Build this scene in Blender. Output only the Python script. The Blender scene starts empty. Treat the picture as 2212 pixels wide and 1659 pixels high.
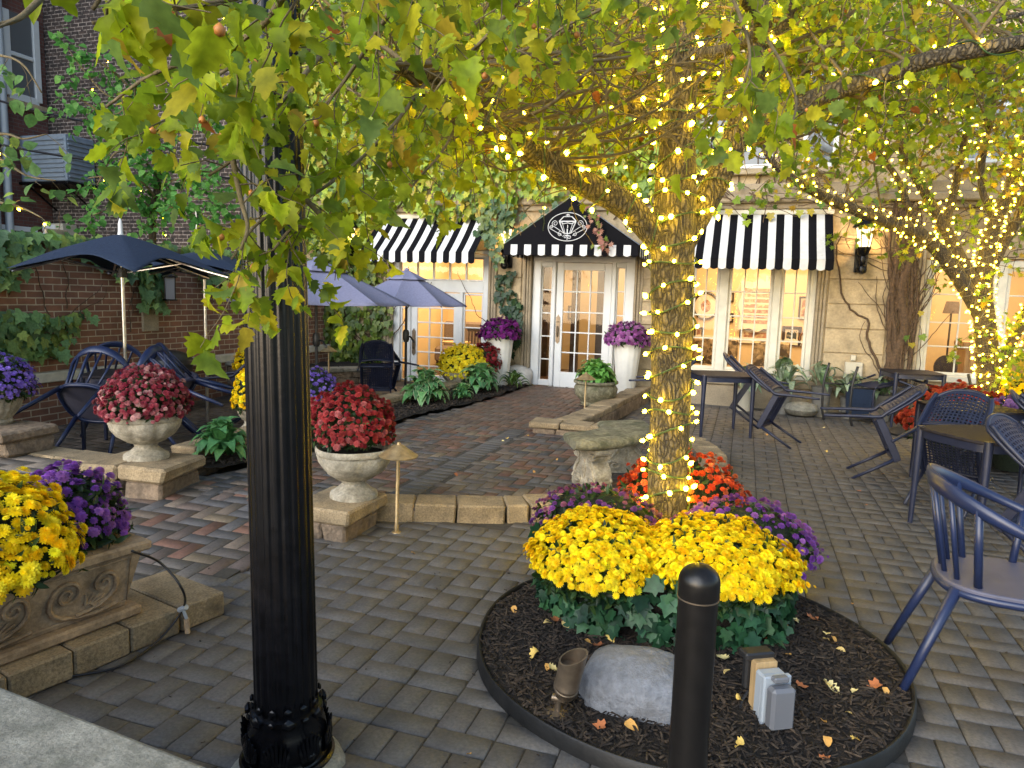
import bpy, math, random
import numpy as np
from mathutils import Vector, Matrix, noise as mnoise
random.seed(7); rng = np.random.default_rng(7)
PI = math.pi
C = bpy.context.scene.collection
# ------------------------------------------------------------------ camera
F = 1533.4; CX, CY = 1106, 829.5; CH = 1.6
TH = math.radians(7.1); RO = 0.030; YA = math.radians(18)
def ray(px, py):
    x = (px-CX)/F; y = -(py-CY)/F
    c, s = math.cos(RO), math.sin(RO)
    X = x*c-y*s; Y = x*s+y*c
    f = (X, Y*math.sin(TH)+math.cos(TH), Y*math.cos(TH)-math.sin(TH))
    return Vector((f[0]*math.cos(YA)-f[1]*math.sin(YA), f[0]*math.sin(YA)+f[1]*math.cos(YA), f[2])), f[1]
def P(px, py, d):                       # point at forward distance d
    r, f = ray(px, py); return Vector((0, 0, CH))+r*(d/f)
def G(px, py, z=0.0):                   # point at height z
    r, f = ray(px, py); return Vector((0, 0, CH))+r*((z-CH)/r.z)
cam = bpy.data.cameras.new('camera'); camo = bpy.data.objects.new('camera', cam); C.objects.link(camo)
cam.sensor_width = 36; cam.lens = 36*F/2212; cam.clip_end = 500; cam.clip_start = 0.05
R = Matrix.Rotation(YA, 4, 'Z') @ Matrix.Rotation(PI/2-TH, 4, 'X') @ Matrix.Rotation(RO, 4, 'Z')
camo.matrix_world = Matrix.Translation((0, 0, CH)) @ R
bpy.context.scene.camera = camo
# ------------------------------------------------------------------ helpers
class MB:
    def __init__(s): s.v = []; s.f = []; s.m = []
    def add(s, vs, fs, m=0):
        o = len(s.v); s.v += [tuple(p) for p in vs]
        for f in fs: s.f.append(tuple(i+o for i in f)); s.m.append(m)
    def box(s, a, b, m=0, M=None):
        x0, y0, z0 = a; x1, y1, z1 = b
        vs = [Vector(p) for p in ((x0,y0,z0),(x1,y0,z0),(x1,y1,z0),(x0,y1,z0),(x0,y0,z1),(x1,y0,z1),(x1,y1,z1),(x0,y1,z1))]
        if M is not None: vs = [M @ p for p in vs]
        s.add(vs, [(0,3,2,1),(4,5,6,7),(0,1,5,4),(1,2,6,5),(2,3,7,6),(3,0,4,7)], m); return s
    def bbox(s, a, b, r=.01, m=0, M=None, jit=0):   # box with chamfered edges
        x0, y0, z0 = a; x1, y1, z1 = b
        c = [(x0+x1)/2, (y0+y1)/2, (z0+z1)/2]; h = [(x1-x0)/2, (y1-y0)/2, (z1-z0)/2]
        r = min(r, .45*min(h)); vs = []; idx = {}
        for sx in (-1, 1):
            for sy in (-1, 1):
                for sz in (-1, 1):
                    j = [random.uniform(-jit, jit) for _ in range(3)]
                    for ax in range(3):
                        d = [h[0]-r, h[1]-r, h[2]-r]; d[ax] = h[ax]
                        p = Vector((c[0]+sx*d[0]+j[0], c[1]+sy*d[1]+j[1], c[2]+sz*d[2]+j[2]))
                        if M is not None: p = M @ p
                        idx[(sx, sy, sz, ax)] = len(vs); vs.append(p)
        fs = []
        for ax in range(3):
            o1, o2 = [k for k in range(3) if k != ax]
            for sg in (-1, 1):
                q = []
                for a1, a2 in ((-1,-1),(1,-1),(1,1),(-1,1)):
                    k = [0,0,0]; k[ax] = sg; k[o1] = a1; k[o2] = a2; q.append(idx[(*k, ax)])
                fs.append(tuple(q))
            for s1 in (-1, 1):
                for s2 in (-1, 1):
                    q = []
                    for e, axx in ((-1,o1),(1,o1),(1,o2),(-1,o2)):
                        k = [0,0,0]; k[ax] = e; k[o1] = s1; k[o2] = s2; q.append(idx[(*k, axx)])
                    fs.append(tuple(q))
        for sx in (-1,1):
            for sy in (-1,1):
                for sz in (-1,1): fs.append(tuple(idx[(sx,sy,sz,a)] for a in range(3)))
        s.add(vs, fs, m); return s
    def tube(s, pts, rad, n=8, m=0, cap=True, closed=False):
        pts = [Vector(p) for p in pts]; k = len(pts)
        rad = [rad]*k if isinstance(rad, (int, float)) else rad
        vs = []; fs = []; up = None
        for i, p in enumerate(pts):
            a = pts[(i-1) % k] if (closed or i > 0) else p; b = pts[(i+1) % k] if (closed or i < k-1) else p
            t = (b-a); t = t.normalized() if t.length > 1e-9 else Vector((0,0,1))
            if up is None:
                up = Vector((0,0,1)) if abs(t.z) < .9 else Vector((1,0,0))
            x = up.cross(t); x = x.normalized() if x.length > 1e-6 else t.orthogonal().normalized()
            up = t.cross(x).normalized()
            for j in range(n):
                an = 2*PI*j/n; vs.append(p+(x*math.cos(an)+up*math.sin(an))*rad[i])
        for i in range(k if closed else k-1):
            for j in range(n):
                a = i*n+j; b = i*n+(j+1) % n; i2 = (i+1) % k
                fs.append((a, b, i2*n+(j+1) % n, i2*n+j))
        if cap and not closed:
            fs.append(tuple(range(n))[::-1]); fs.append(tuple((k-1)*n+j for j in range(n)))
        s.add(vs, fs, m); return s
    def lathe(s, prof, n=24, c=(0,0,0), m=0, fn=None, cap=True, sx=1, sy=1):
        vs = []; fs = []; k = len(prof)
        for r, z in prof:
            for j in range(n):
                an = 2*PI*j/n; rr = r*(fn(an, z) if fn else 1)
                vs.append((c[0]+rr*math.cos(an)*sx, c[1]+rr*math.sin(an)*sy, c[2]+z))
        for i in range(k-1):
            for j in range(n): fs.append((i*n+j, i*n+(j+1) % n, (i+1)*n+(j+1) % n, (i+1)*n+j))
        if cap:
            fs.append(tuple(range(n))[::-1]); fs.append(tuple((k-1)*n+j for j in range(n)))
        s.add(vs, fs, m); return s
    def grid(s, fn, nu, nv, m=0):
        vs = [fn(i/nu, j/nv) for j in range(nv+1) for i in range(nu+1)]
        s.add(vs, [(j*(nu+1)+i, j*(nu+1)+i+1, (j+1)*(nu+1)+i+1, (j+1)*(nu+1)+i) for j in range(nv) for i in range(nu)], m); return s
    def perf(s, fn, nu, nv, hole=.55, m=0, skip=None):     # panel with a real hole in each cell
        for j in range(nv):
            for i in range(nu):
                cx = [(i, j), (i+1, j), (i+1, j+1), (i, j+1)]
                q = [fn(a/nu, b/nv) for a, b in cx]
                if skip and skip(i, j): s.add(q, [(0,1,2,3)], m); continue
                h = [fn((i+.5+(a-i-.5)*hole)/nu, (j+.5+(b-j-.5)*hole)/nv) for a, b in cx]
                s.add(q+h, [(0,1,5,4),(1,2,6,5),(2,3,7,6),(3,0,4,7)], m)
        return s
    def ext(s, poly, z0, z1, m=0, M=None):
        n = len(poly); vs = [Vector((x, y, z0)) for x, y in poly]+[Vector((x, y, z1)) for x, y in poly]
        if M is not None: vs = [M @ p for p in vs]
        s.add(vs, [tuple(range(n))[::-1], tuple(range(n, 2*n))]+[(i, (i+1) % n, n+(i+1) % n, n+i) for i in range(n)], m); return s
    def build(s, name, mats, parent=None, smooth=None, solid=0, bevel=0):
        me = bpy.data.meshes.new(name); me.from_pydata(s.v, [], s.f)
        mats = mats if isinstance(mats, (list, tuple)) else [mats]
        for x in mats: me.materials.append(x)
        if len(mats) > 1: me.polygons.foreach_set('material_index', s.m)
        return finish(name, me, parent, smooth, solid, bevel)
def finish(name, me, parent=None, smooth=None, solid=0, bevel=0):
    if smooth is not None:
        me.polygons.foreach_set('use_smooth', [True]*len(me.polygons))
        if smooth < 180: me.set_sharp_from_angle(angle=math.radians(smooth))
    me.update()
    o = bpy.data.objects.new(name, me); C.objects.link(o)
    if parent: o.parent = parent
    if solid:
        d = o.modifiers.new('solid', 'SOLIDIFY'); d.thickness = solid; d.offset = 0
    if bevel:
        d = o.modifiers.new('bevel', 'BEVEL'); d.width = bevel; d.segments = 2; d.limit_method = 'ANGLE'
    return o
def tag(o, label=None, cat=None, group=None, kind=None):
    if label: o['label'] = label
    if cat: o['category'] = cat
    if group: o['group'] = group
    if kind: o['kind'] = kind
    return o
def thing(name, label, cat, loc=(0,0,0), rz=0, rx=0, group=None):
    o = bpy.data.objects.new(name, None); C.objects.link(o); o.empty_display_size = .1
    o.location = loc; o.rotation_euler = (rx, 0, rz); return tag(o, label, cat, group)
def copy_tree(o, parent=None):
    c = o.copy(); C.objects.link(c)
    if parent: c.parent = parent
    for ch in list(o.children): copy_tree(ch, c)
    return c
def sm(pts, n=6):                       # Catmull-Rom through points (tuples of any length)
    out = []; p = [np.array(q, float) for q in pts]
    p = [2*p[0]-p[1]]+p+[2*p[-1]-p[-2]]
    for i in range(1, len(p)-2):
        for k in range(n):
            t = k/n
            out.append(.5*((2*p[i])+(-p[i-1]+p[i+1])*t+(2*p[i-1]-5*p[i]+4*p[i+1]-p[i+2])*t*t+(-p[i-1]+3*p[i]-3*p[i+1]+p[i+2])*t**3))
    out.append(p[-2]); return out
# ---- numpy instancing of a small template into ONE mesh
def inst(name, tmpl, pos, rot, scl, col, mat, parent=None, smooth=None, solid=0):
    V, Fc = tmpl; V = np.array(V, float); n = len(pos); k = len(V)
    scl = np.asarray(scl, float)
    if scl.ndim == 1: scl = scl[:, None].repeat(3, 1)
    vs = np.einsum('nij,nkj->nki', rot, V[None]*scl[:, None, :])+np.asarray(pos)[:, None, :]
    me = bpy.data.meshes.new(name); me.vertices.add(n*k); me.vertices.foreach_set('co', vs.reshape(-1))
    ls = [len(f) for f in Fc]; flat = np.concatenate([np.array(f) for f in Fc]); L = len(flat)
    li = (flat[None]+(np.arange(n)*k)[:, None]).reshape(-1)
    me.loops.add(n*L); me.loops.foreach_set('vertex_index', li.astype(np.int32))
    st = np.concatenate([[0], np.cumsum(ls)[:-1]]); me.polygons.add(n*len(Fc))
    me.polygons.foreach_set('loop_start', (st[None]+(np.arange(n)*L)[:, None]).reshape(-1).astype(np.int32))
    me.update(calc_edges=True)
    if col is not None:
        col = np.asarray(col, float)
        at = me.color_attributes.new('Col', 'FLOAT_COLOR', 'POINT')
        cc = np.ones((n, k, 4)); cc[:, :, :3] = col[:, None, :] if col.ndim == 2 else col
        at.data.foreach_set('color', cc.reshape(-1))
    me.materials.append(mat); me.validate()
    return finish(name, me, parent, smooth, solid)
def nrm(a): return a/np.maximum(np.linalg.norm(a, axis=-1, keepdims=True), 1e-9)
def frame_from(along, normal):          # rot with columns x, y=along, z~normal
    y = nrm(np.asarray(along, float)); x = nrm(np.cross(y, normal)); z = np.cross(x, y)
    return np.stack([x, y, z], -1)
def frame_up(zax):                      # rot with z = zax and random spin
    z = nrm(np.asarray(zax, float)); r = nrm(rng.normal(size=z.shape)); x = nrm(np.cross(r, z)); y = np.cross(z, x)
    return np.stack([x, y, z], -1)
def pick(pal, n, j=.15):
    pal = np.array(pal); c = pal[rng.integers(0, len(pal), n)]
    return np.clip(c*(1+rng.uniform(-j, j, (n, 1)))+0, 0, 1)
# ------------------------------------------------------------------ materials
def new(name):
    m = bpy.data.materials.new(name); m.use_nodes = True; nt = m.node_tree; nt.nodes.clear()
    o = nt.nodes.new('ShaderNodeOutputMaterial'); return m, nt, o
def N(nt, t, **k):
    n = nt.nodes.new(t)
    for a, b in k.items():
        if a in n.inputs.keys(): n.inputs[a].default_value = b
        else: setattr(n, a, b)
    return n
def coords(nt, perm=None, scale=1, kind='Object'):
    tc = N(nt, 'ShaderNodeTexCoord'); out = tc.outputs[kind]
    if perm:
        sp = N(nt, 'ShaderNodeSeparateXYZ'); cb = N(nt, 'ShaderNodeCombineXYZ'); nt.links.new(out, sp.inputs[0])
        for i, a in enumerate(perm): nt.links.new(sp.outputs['XYZ'.index(a)], cb.inputs[i])
        out = cb.outputs[0]
    return out
def M(name, col, rough=.6, metal=0, ns=0, na=.35, bs=0, bst=.3, vcol=False, spec=.5, dirt=None, stretch=None, coat=0, bdist=.01, ns2=0):
    m, nt, o = new(name); L = nt.links.new
    b = N(nt, 'ShaderNodeBsdfPrincipled'); b.inputs['Roughness'].default_value = rough; b.inputs['Metallic'].default_value = metal
    b.inputs['Specular IOR Level'].default_value = spec; b.inputs['Coat Weight'].default_value = coat
    co = coords(nt)
    if stretch:
        mp = N(nt, 'ShaderNodeMapping'); mp.inputs['Scale'].default_value = stretch; L(co, mp.inputs[0]); co = mp.outputs[0]
    if vcol:
        a = N(nt, 'ShaderNodeVertexColor', layer_name='Col'); src = a.outputs[0]
    else:
        a = N(nt, 'ShaderNodeRGB'); a.outputs[0].default_value = (*col, 1); src = a.outputs[0]
    for k, (sc, am) in enumerate(((ns, na), (ns2, na*.8))):
        if not sc: continue
        t = N(nt, 'ShaderNodeTexNoise', Scale=sc, Detail=6, Roughness=.6); L(co, t.inputs[0])
        r = N(nt, 'ShaderNodeMapRange'); r.inputs[1].default_value = .3; r.inputs[2].default_value = .7
        r.inputs[3].default_value = 1-am; r.inputs[4].default_value = 1+am; L(t.outputs[0], r.inputs[0])
        x = N(nt, 'ShaderNodeMix', data_type='RGBA', blend_type='MULTIPLY'); x.inputs[0].default_value = 1
        L(src, x.inputs[6]); L(r.outputs[0], x.inputs[7]); src = x.outputs[2]
    if dirt:
        dcol, dsc, lo, hi = dirt
        t = N(nt, 'ShaderNodeTexNoise', Scale=dsc, Detail=8, Roughness=.65); L(coords(nt), t.inputs[0])
        r = N(nt, 'ShaderNodeMapRange'); r.inputs[1].default_value = lo; r.inputs[2].default_value = hi; L(t.outputs[0], r.inputs[0])
        x = N(nt, 'ShaderNodeMix', data_type='RGBA'); x.inputs[7].default_value = (*dcol, 1)
        L(r.outputs[0], x.inputs[0]); L(src, x.inputs[6]); src = x.outputs[2]
    L(src, b.inputs['Base Color'])
    if bs:
        t = N(nt, 'ShaderNodeTexNoise', Scale=bs, Detail=8, Roughness=.65); L(co, t.inputs[0])
        bp = N(nt, 'ShaderNodeBump', Strength=bst, Distance=bdist); L(t.outputs[0], bp.inputs['Height']); L(bp.outputs[0], b.inputs['Normal'])
    L(b.outputs[0], o.inputs[0]); return m
def leafmat(name, trans=.4, rough=.45, spec=.4):
    m, nt, o = new(name); L = nt.links.new
    a = N(nt, 'ShaderNodeVertexColor', layer_name='Col')
    t = N(nt, 'ShaderNodeTexNoise', Scale=45, Detail=3); L(coords(nt), t.inputs[0])
    r = N(nt, 'ShaderNodeMapRange'); r.inputs[1].default_value = .3; r.inputs[2].default_value = .7; r.inputs[3].default_value = .75; r.inputs[4].default_value = 1.25; L(t.outputs[0], r.inputs[0])
    x = N(nt, 'ShaderNodeMix', data_type='RGBA', blend_type='MULTIPLY'); x.inputs[0].default_value = 1; L(a.outputs[0], x.inputs[6]); L(r.outputs[0], x.inputs[7])
    b = N(nt, 'ShaderNodeBsdfPrincipled'); b.inputs['Roughness'].default_value = rough; b.inputs['Specular IOR Level'].default_value = spec
    tr = N(nt, 'ShaderNodeBsdfTranslucent'); mx = N(nt, 'ShaderNodeMixShader'); mx.inputs[0].default_value = trans
    L(x.outputs[2], b.inputs['Base Color']); L(x.outputs[2], tr.inputs[0]); L(b.outputs[0], mx.inputs[1]); L(tr.outputs[0], mx.inputs[2]); L(mx.outputs[0], o.inputs[0]); return m
def emis(name, col, st):
    m, nt, o = new(name); e = N(nt, 'ShaderNodeEmission'); e.inputs[0].default_value = (*col, 1); e.inputs[1].default_value = st
    nt.links.new(e.outputs[0], o.inputs[0]); return m
def brick(name, perm, c1, c2, mort, w=.2, h=.067, ms=.009, dark=None, off=.5, bump=.6):
    m, nt, o = new(name); L = nt.links.new
    co = coords(nt, perm)
    wob = N(nt, 'ShaderNodeTexNoise', Scale=9, Detail=2); L(co, wob.inputs[0])
    mw = N(nt, 'ShaderNodeVectorMath', operation='MULTIPLY_ADD'); mw.inputs[1].default_value = (.008,)*3; L(wob.outputs[1], mw.inputs[0]); L(co, mw.inputs[2]); co2 = mw.outputs[0]
    t = N(nt, 'ShaderNodeTexBrick', offset=off); t.inputs['Scale'].default_value = 1; t.inputs['Mortar Size'].default_value = ms
    t.inputs['Brick Width'].default_value = w; t.inputs['Row Height'].default_value = h; t.inputs['Mortar Smooth'].default_value = .15; t.inputs['Bias'].default_value = -.1
    t.inputs[1].default_value = (*c1, 1); t.inputs[2].default_value = (*c2, 1); t.inputs[3].default_value = (*mort, 1); L(co2, t.inputs[0])
    n = N(nt, 'ShaderNodeTexNoise', Scale=2.2, Detail=8, Roughness=.7); L(co, n.inputs[0])
    r = N(nt, 'ShaderNodeMapRange'); r.inputs[1].default_value = .3; r.inputs[2].default_value = .7; r.inputs[3].default_value = .6; r.inputs[4].default_value = 1.35; L(n.outputs[0], r.inputs[0])
    x = N(nt, 'ShaderNodeMix', data_type='RGBA', blend_type='MULTIPLY'); x.inputs[0].default_value = 1; L(t.outputs[0], x.inputs[6]); L(r.outputs[0], x.inputs[7])
    src = x.outputs[2]
    if dark:
        n2 = N(nt, 'ShaderNodeTexNoise', Scale=14, Detail=6, Roughness=.7); L(co, n2.inputs[0])
        r2 = N(nt, 'ShaderNodeMapRange'); r2.inputs[1].default_value = .42; r2.inputs[2].default_value = .62; L(n2.outputs[0], r2.inputs[0])
        y = N(nt, 'ShaderNodeMix', data_type='RGBA'); y.inputs[7].default_value = (*dark, 1); L(r2.outputs[0], y.inputs[0]); L(src, y.inputs[6]); src = y.outputs[2]
    b = N(nt, 'ShaderNodeBsdfPrincipled', Roughness=.85); L(src, b.inputs['Base Color'])
    inv = N(nt, 'ShaderNodeMath', operation='SUBTRACT'); inv.inputs[0].default_value = 1; L(t.outputs[1], inv.inputs[1])
    f = N(nt, 'ShaderNodeTexNoise', Scale=60, Detail=5); L(co, f.inputs[0])
    ad = N(nt, 'ShaderNodeMath', operation='MULTIPLY_ADD'); ad.inputs[1].default_value = .35; L(f.outputs[0], ad.inputs[0]); L(inv.outputs[0], ad.inputs[2])
    bp = N(nt, 'ShaderNodeBump', Strength=bump, Distance=.012); L(ad.outputs[0], bp.inputs['Height']); L(bp.outputs[0], b.inputs['Normal'])
    L(b.outputs[0], o.inputs[0]); return m
def glassmat():
    m, nt, o = new('window_glass'); L = nt.links.new
    t = N(nt, 'ShaderNodeBsdfTransparent'); t.inputs[0].default_value = (.93, .94, .93, 1); g = N(nt, 'ShaderNodeBsdfGlossy', Roughness=.02)
    fr = N(nt, 'ShaderNodeFresnel', IOR=1.45); mx = N(nt, 'ShaderNodeMixShader'); L(fr.outputs[0], mx.inputs[0]); L(t.outputs[0], mx.inputs[1]); L(g.outputs[0], mx.inputs[2]); L(mx.outputs[0], o.inputs[0]); return m
mt = {}
mt['paver'] = M('concrete_paver', (.2,)*3, .62, ns=70, na=.28, ns2=5, bs=160, bst=.25, vcol=True, dirt=((.05,.047,.04), 1.3, .55, .8), spec=.45)
mt['sand'] = M('joint_sand', (.045, .04, .032), .95, ns=30, na=.4)
mt['stone'] = M('limestone', (.40, .315, .195), .85, ns=3, na=.22, ns2=35, bs=40, bst=.35, dirt=((.16,.13,.08), 4, .5, .78))
mt['stone2'] = M('grey_stone_trim', (.32, .26, .175), .85, ns=5, na=.25, ns2=50, bs=50, bst=.35, dirt=((.12,.10,.07), 2.5, .5, .8))
mt['coping'] = M('concrete_coping', (.30, .225, .13), .9, ns=90, na=.4, ns2=6, bs=120, bst=.6, dirt=((.085,.065,.04), 3.5, .5, .75))
mt['split'] = M('split_face_stone', (.23, .17, .115), .92, ns=25, na=.4, ns2=5, bs=28, bst=1, bdist=.03, dirt=((.08,.06,.045), 4, .5, .75))
mt['slab'] = M('grey_cast_stone', (.25, .235, .19), .88, ns=16, na=.35, ns2=110, bs=70, bst=.5, dirt=((.11,.11,.08), 7, .48, .72))
mt['urn'] = M('aged_cast_stone', (.4, .36, .28), .9, ns=7, na=.35, ns2=60, bs=45, bst=.55, dirt=((.13,.11,.07), 6, .43, .7))
mt['bench'] = M('mossy_cast_stone', (.2, .185, .12), .92, ns=30, na=.45, ns2=7, bs=60, bst=.8, bdist=.015, dirt=((.07,.075,.035), 6, .48, .7))
mt['terra'] = M('carved_buff_stone', (.36, .255, .155), .9, ns=9, na=.3, ns2=70, bs=60, bst=.4, dirt=((.13,.085,.045), 6, .5, .75))
mt['white'] = M('white_paint', (.6, .62, .63), .4, ns=4, na=.07, bs=12, bst=.05)
mt['cream'] = M('cream_painted_wood', (.6, .57, .47), .5, ns=6, na=.12)
mt['whitepot'] = M('white_fibreglass', (.7, .69, .64), .5, ns=5, na=.1, dirt=((.42,.37,.28), 4, .6, .85))
mt['iron'] = M('black_gloss_iron', (.004, .004, .005), .26, ns=25, na=.5, bs=50, bst=.05, spec=.3, dirt=((.02,.017,.014), 9, .66, .85))
mt['bollard'] = M('black_satin_metal', (.008, .0072, .0068), .3, ns=20, na=.3, bs=60, bst=.05, spec=.35, dirt=((.03,.026,.02), 14, .66, .85))
mt['blackpl'] = M('black_plastic', (.018, .018, .019), .45, bs=40, bst=.15)
mt['navy'] = M('navy_resin', (.015, .019, .043), .42, ns=12, na=.2, bs=90, bst=.06, spec=.5)
mt['navymetal'] = M('navy_powder_coated_metal', (.013, .022, .066), .36, ns=10, na=.15, spec=.55)
mt['seatgrey'] = M('slate_blue_seat', (.085, .085, .125), .5, ns=8, na=.15)
mt['tabletop'] = M('worn_resin_table_top', (.03, .026, .029), .6, ns=30, na=.3, bs=120, bst=.3, spec=.1)
mt['umbnavy'] = M('navy_canvas', (.022, .034, .062), .9, spec=.15, ns=40, na=.15, bs=300, bst=.25)
mt['umbblue'] = M('slate_blue_canvas', (.2, .205, .30), .9, spec=.15, ns=40, na=.12, bs=300, bst=.25)
mt['steel'] = M('brushed_steel', (.55, .53, .5), .3, metal=1, ns=20, na=.2)
mt['bronze'] = M('aged_bronze', (.36, .26, .13), .4, metal=.55, ns=25, na=.35)
mt['bronze2'] = M('dark_bronze', (.2, .155, .11), .4, metal=.7, ns=20, na=.25)
mt['black'] = M('black_awning_canvas', (.007, .007, .009), .9, bs=250, bst=.2, spec=.08)
mt['whitecan'] = M('white_awning_canvas', (.6, .61, .62), .85, ns=8, na=.1, bs=250, bst=.2, spec=.2, dirt=((.42,.4,.34), 5, .6, .85))
mt['bark'] = None
mt['twig'] = M('twig_bark', (.13, .1, .05), .9, ns=40, na=.4, bs=60, bst=.6)
mt['vine'] = M('woody_vine', (.095, .06, .035), .95, ns=30, na=.5, bs=50, bst=.8)
mt['leaf'] = leafmat('hawthorn_leaf', .62, .5, .3)
mt['ivy'] = leafmat('ivy_leaf', .3, .42, .35)
mt['hosta'] = leafmat('hosta_leaf', .25, .4)
mt['petal'] = leafmat('flower_petal', .35, .6, .25)
mt['mulch'] = M('mulch_chip', (.03, .02, .014), .9, vcol=True, ns=60, na=.4, bs=90, bst=.6)
mt['soil'] = M('dark_mulch_bed', (.016, .011, .007), .95, ns=40, na=.5, bs=50, bst=1, bdist=.03)
mt['rubber'] = M('black_rubber_edging', (.012, .012, .012), .5, spec=.35, ns=12, na=.4, bs=30, bst=.2)
mt['rock'] = M('faux_grey_rock', (.18, .19, .21), .5, ns=5, na=.25, ns2=40, bs=9, bst=.8, bdist=.04, dirt=((.08,.075,.07), 3, .55, .8))
mt['rockw'] = M('pale_rock', (.5, .49, .46), .8, ns=6, na=.25, bs=20, bst=.6)
mt['greypl'] = M('grey_plastic', (.34, .38, .42), .45); mt['acgrey'] = M('blue_grey_metal', (.2, .25, .31), .5, ns=6, na=.15)
mt['wood'] = M('raw_timber', (.42, .28, .13), .75, ns=30, na=.35, stretch=(1, 1, .15), bs=60, bst=.3)
mt['stem'] = M('dark_green_stems', (.012, .022, .008), .95, ns=60, na=.5, bs=60, bst=1)  # very dark green for the solid stem mass inside each mum
mt['cable'] = M('dark_green_cable', (.025, .06, .02), .5)
mt['wire'] = M('pale_fairy_wire', (.18, .17, .12), .4)
mt['hose'] = M('black_tubing', (.012, .012, .014), .4)
mt['redbrick'] = brick('red_garden_brick', 'YZX', (.26, .115, .066), (.165, .08, .052), (.46, .37, .26), ms=.0065, h=.075, w=.21)
mt['redbrick2'] = brick('red_house_brick', 'YZX', (.16, .06, .045), (.1, .042, .035), (.13, .11, .1), ms=.006, h=.075, w=.21)
mt['darkbrick'] = brick('blackened_brick', 'XZY', (.075, .052, .044), (.032, .026, .025), (.34, .29, .26), h=.075, w=.21, ms=.0095, dark=(.018, .016, .016))
mt['bulb'] = emis('warm_bulb', (1, .66, .02), 34)
mt['bulb2'] = emis('warm_white_bulb', (1, .64, .03), 13)
def lglass():
    m, nt, o = new('lantern_glass'); e = N(nt, 'ShaderNodeEmission'); e.inputs[0].default_value = (1, .72, .36, 1); e.inputs[1].default_value = 1.7
    t = N(nt, 'ShaderNodeBsdfTransparent'); x = N(nt, 'ShaderNodeMixShader'); x.inputs[0].default_value = .5
    nt.links.new(t.outputs[0], x.inputs[1]); nt.links.new(e.outputs[0], x.inputs[2]); nt.links.new(x.outputs[0], o.inputs[0]); return m
mt['lantern'] = lglass()
mt['glass'] = glassmat(); mt['dpane'] = M('dark_pane', (.06,.07,.08), .08, spec=.8)
mt['iwall'] = M('warm_plaster', (.62, .47, .27), .8, ns=2, na=.08)
mt['ifloor'] = M('dark_wood_floor', (.09, .05, .028), .4, ns=6, na=.3)
mt['darkwood'] = M('dark_wood', (.035, .02, .014), .4, ns=10, na=.3)
mt['sofa'] = M('taupe_upholstery', (.16, .12, .1), .9, ns=30, na=.2)
mt['paper'] = M('print_paper', (.6, .52, .4), .7)
mt['print'] = M('painted_print', (.3, .14, .08), .6, ns=9, na=.8, dirt=((.55,.42,.25), 14, .5, .6))
mt['berry'] = M('orange_berry', (.5, .19, .04), .5, ns=60, na=.3)
mt['clear'] = M('cloudy_clear_plastic', (.15, .155, .17), .12, spec=.6)
mt['terrapot'] = M('pale_plastic_pot', (.5, .46, .36), .5)
mt['greypot'] = M('grey_plastic_pot', (.17, .165, .15), .6, ns=10, na=.2)
def barkmat(name, c1, c2):
    m, nt, o = new(name); L = nt.links.new
    co = coords(nt); mp = N(nt, 'ShaderNodeMapping'); mp.inputs['Scale'].default_value = (1, 1, .3); L(co, mp.inputs[0])
    n = N(nt, 'ShaderNodeTexNoise', Scale=10, Detail=3); L(co, n.inputs[0])
    ad = N(nt, 'ShaderNodeVectorMath', operation='MULTIPLY_ADD'); ad.inputs[1].default_value = (.05,)*3; L(n.outputs[1], ad.inputs[0]); L(mp.outputs[0], ad.inputs[2])
    v = N(nt, 'ShaderNodeTexVoronoi', feature='DISTANCE_TO_EDGE', Scale=48); L(ad.outputs[0], v.inputs[0])
    f = N(nt, 'ShaderNodeTexNoise', Scale=90, Detail=8, Roughness=.7); L(co, f.inputs[0])
    cr = N(nt, 'ShaderNodeMapRange'); cr.inputs[2].default_value = .25; L(v.outputs[0], cr.inputs[0])
    x = N(nt, 'ShaderNodeMix', data_type='RGBA'); x.inputs[6].default_value = (*c2, 1); x.inputs[7].default_value = (*c1, 1); L(cr.outputs[0], x.inputs[0])
    r = N(nt, 'ShaderNodeMapRange'); r.inputs[1].default_value = .3; r.inputs[2].default_value = .7; r.inputs[3].default_value = .55; r.inputs[4].default_value = 1.45; L(f.outputs[0], r.inputs[0])
    y = N(nt, 'ShaderNodeMix', data_type='RGBA', blend_type='MULTIPLY'); y.inputs[0].default_value = 1; L(x.outputs[2], y.inputs[6]); L(r.outputs[0], y.inputs[7])
    b = N(nt, 'ShaderNodeBsdfPrincipled', Roughness=.85); L(y.outputs[2], b.inputs['Base Color'])
    h = N(nt, 'ShaderNodeMath', operation='MULTIPLY_ADD'); h.inputs[1].default_value = .4; L(f.outputs[0], h.inputs[0]); L(cr.outputs[0], h.inputs[2])
    bp = N(nt, 'ShaderNodeBump', Strength=.9, Distance=.014); L(h.outputs[0], bp.inputs['Height']); L(bp.outputs[0], b.inputs['Normal'])
    L(b.outputs[0], o.inputs[0]); return m
mt['bark'] = barkmat('furrowed_bark', (.125, .1, .06), (.025, .019, .012))
mt['bark2'] = barkmat('maple_bark', (.085, .065, .04), (.04, .03, .02))
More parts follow.
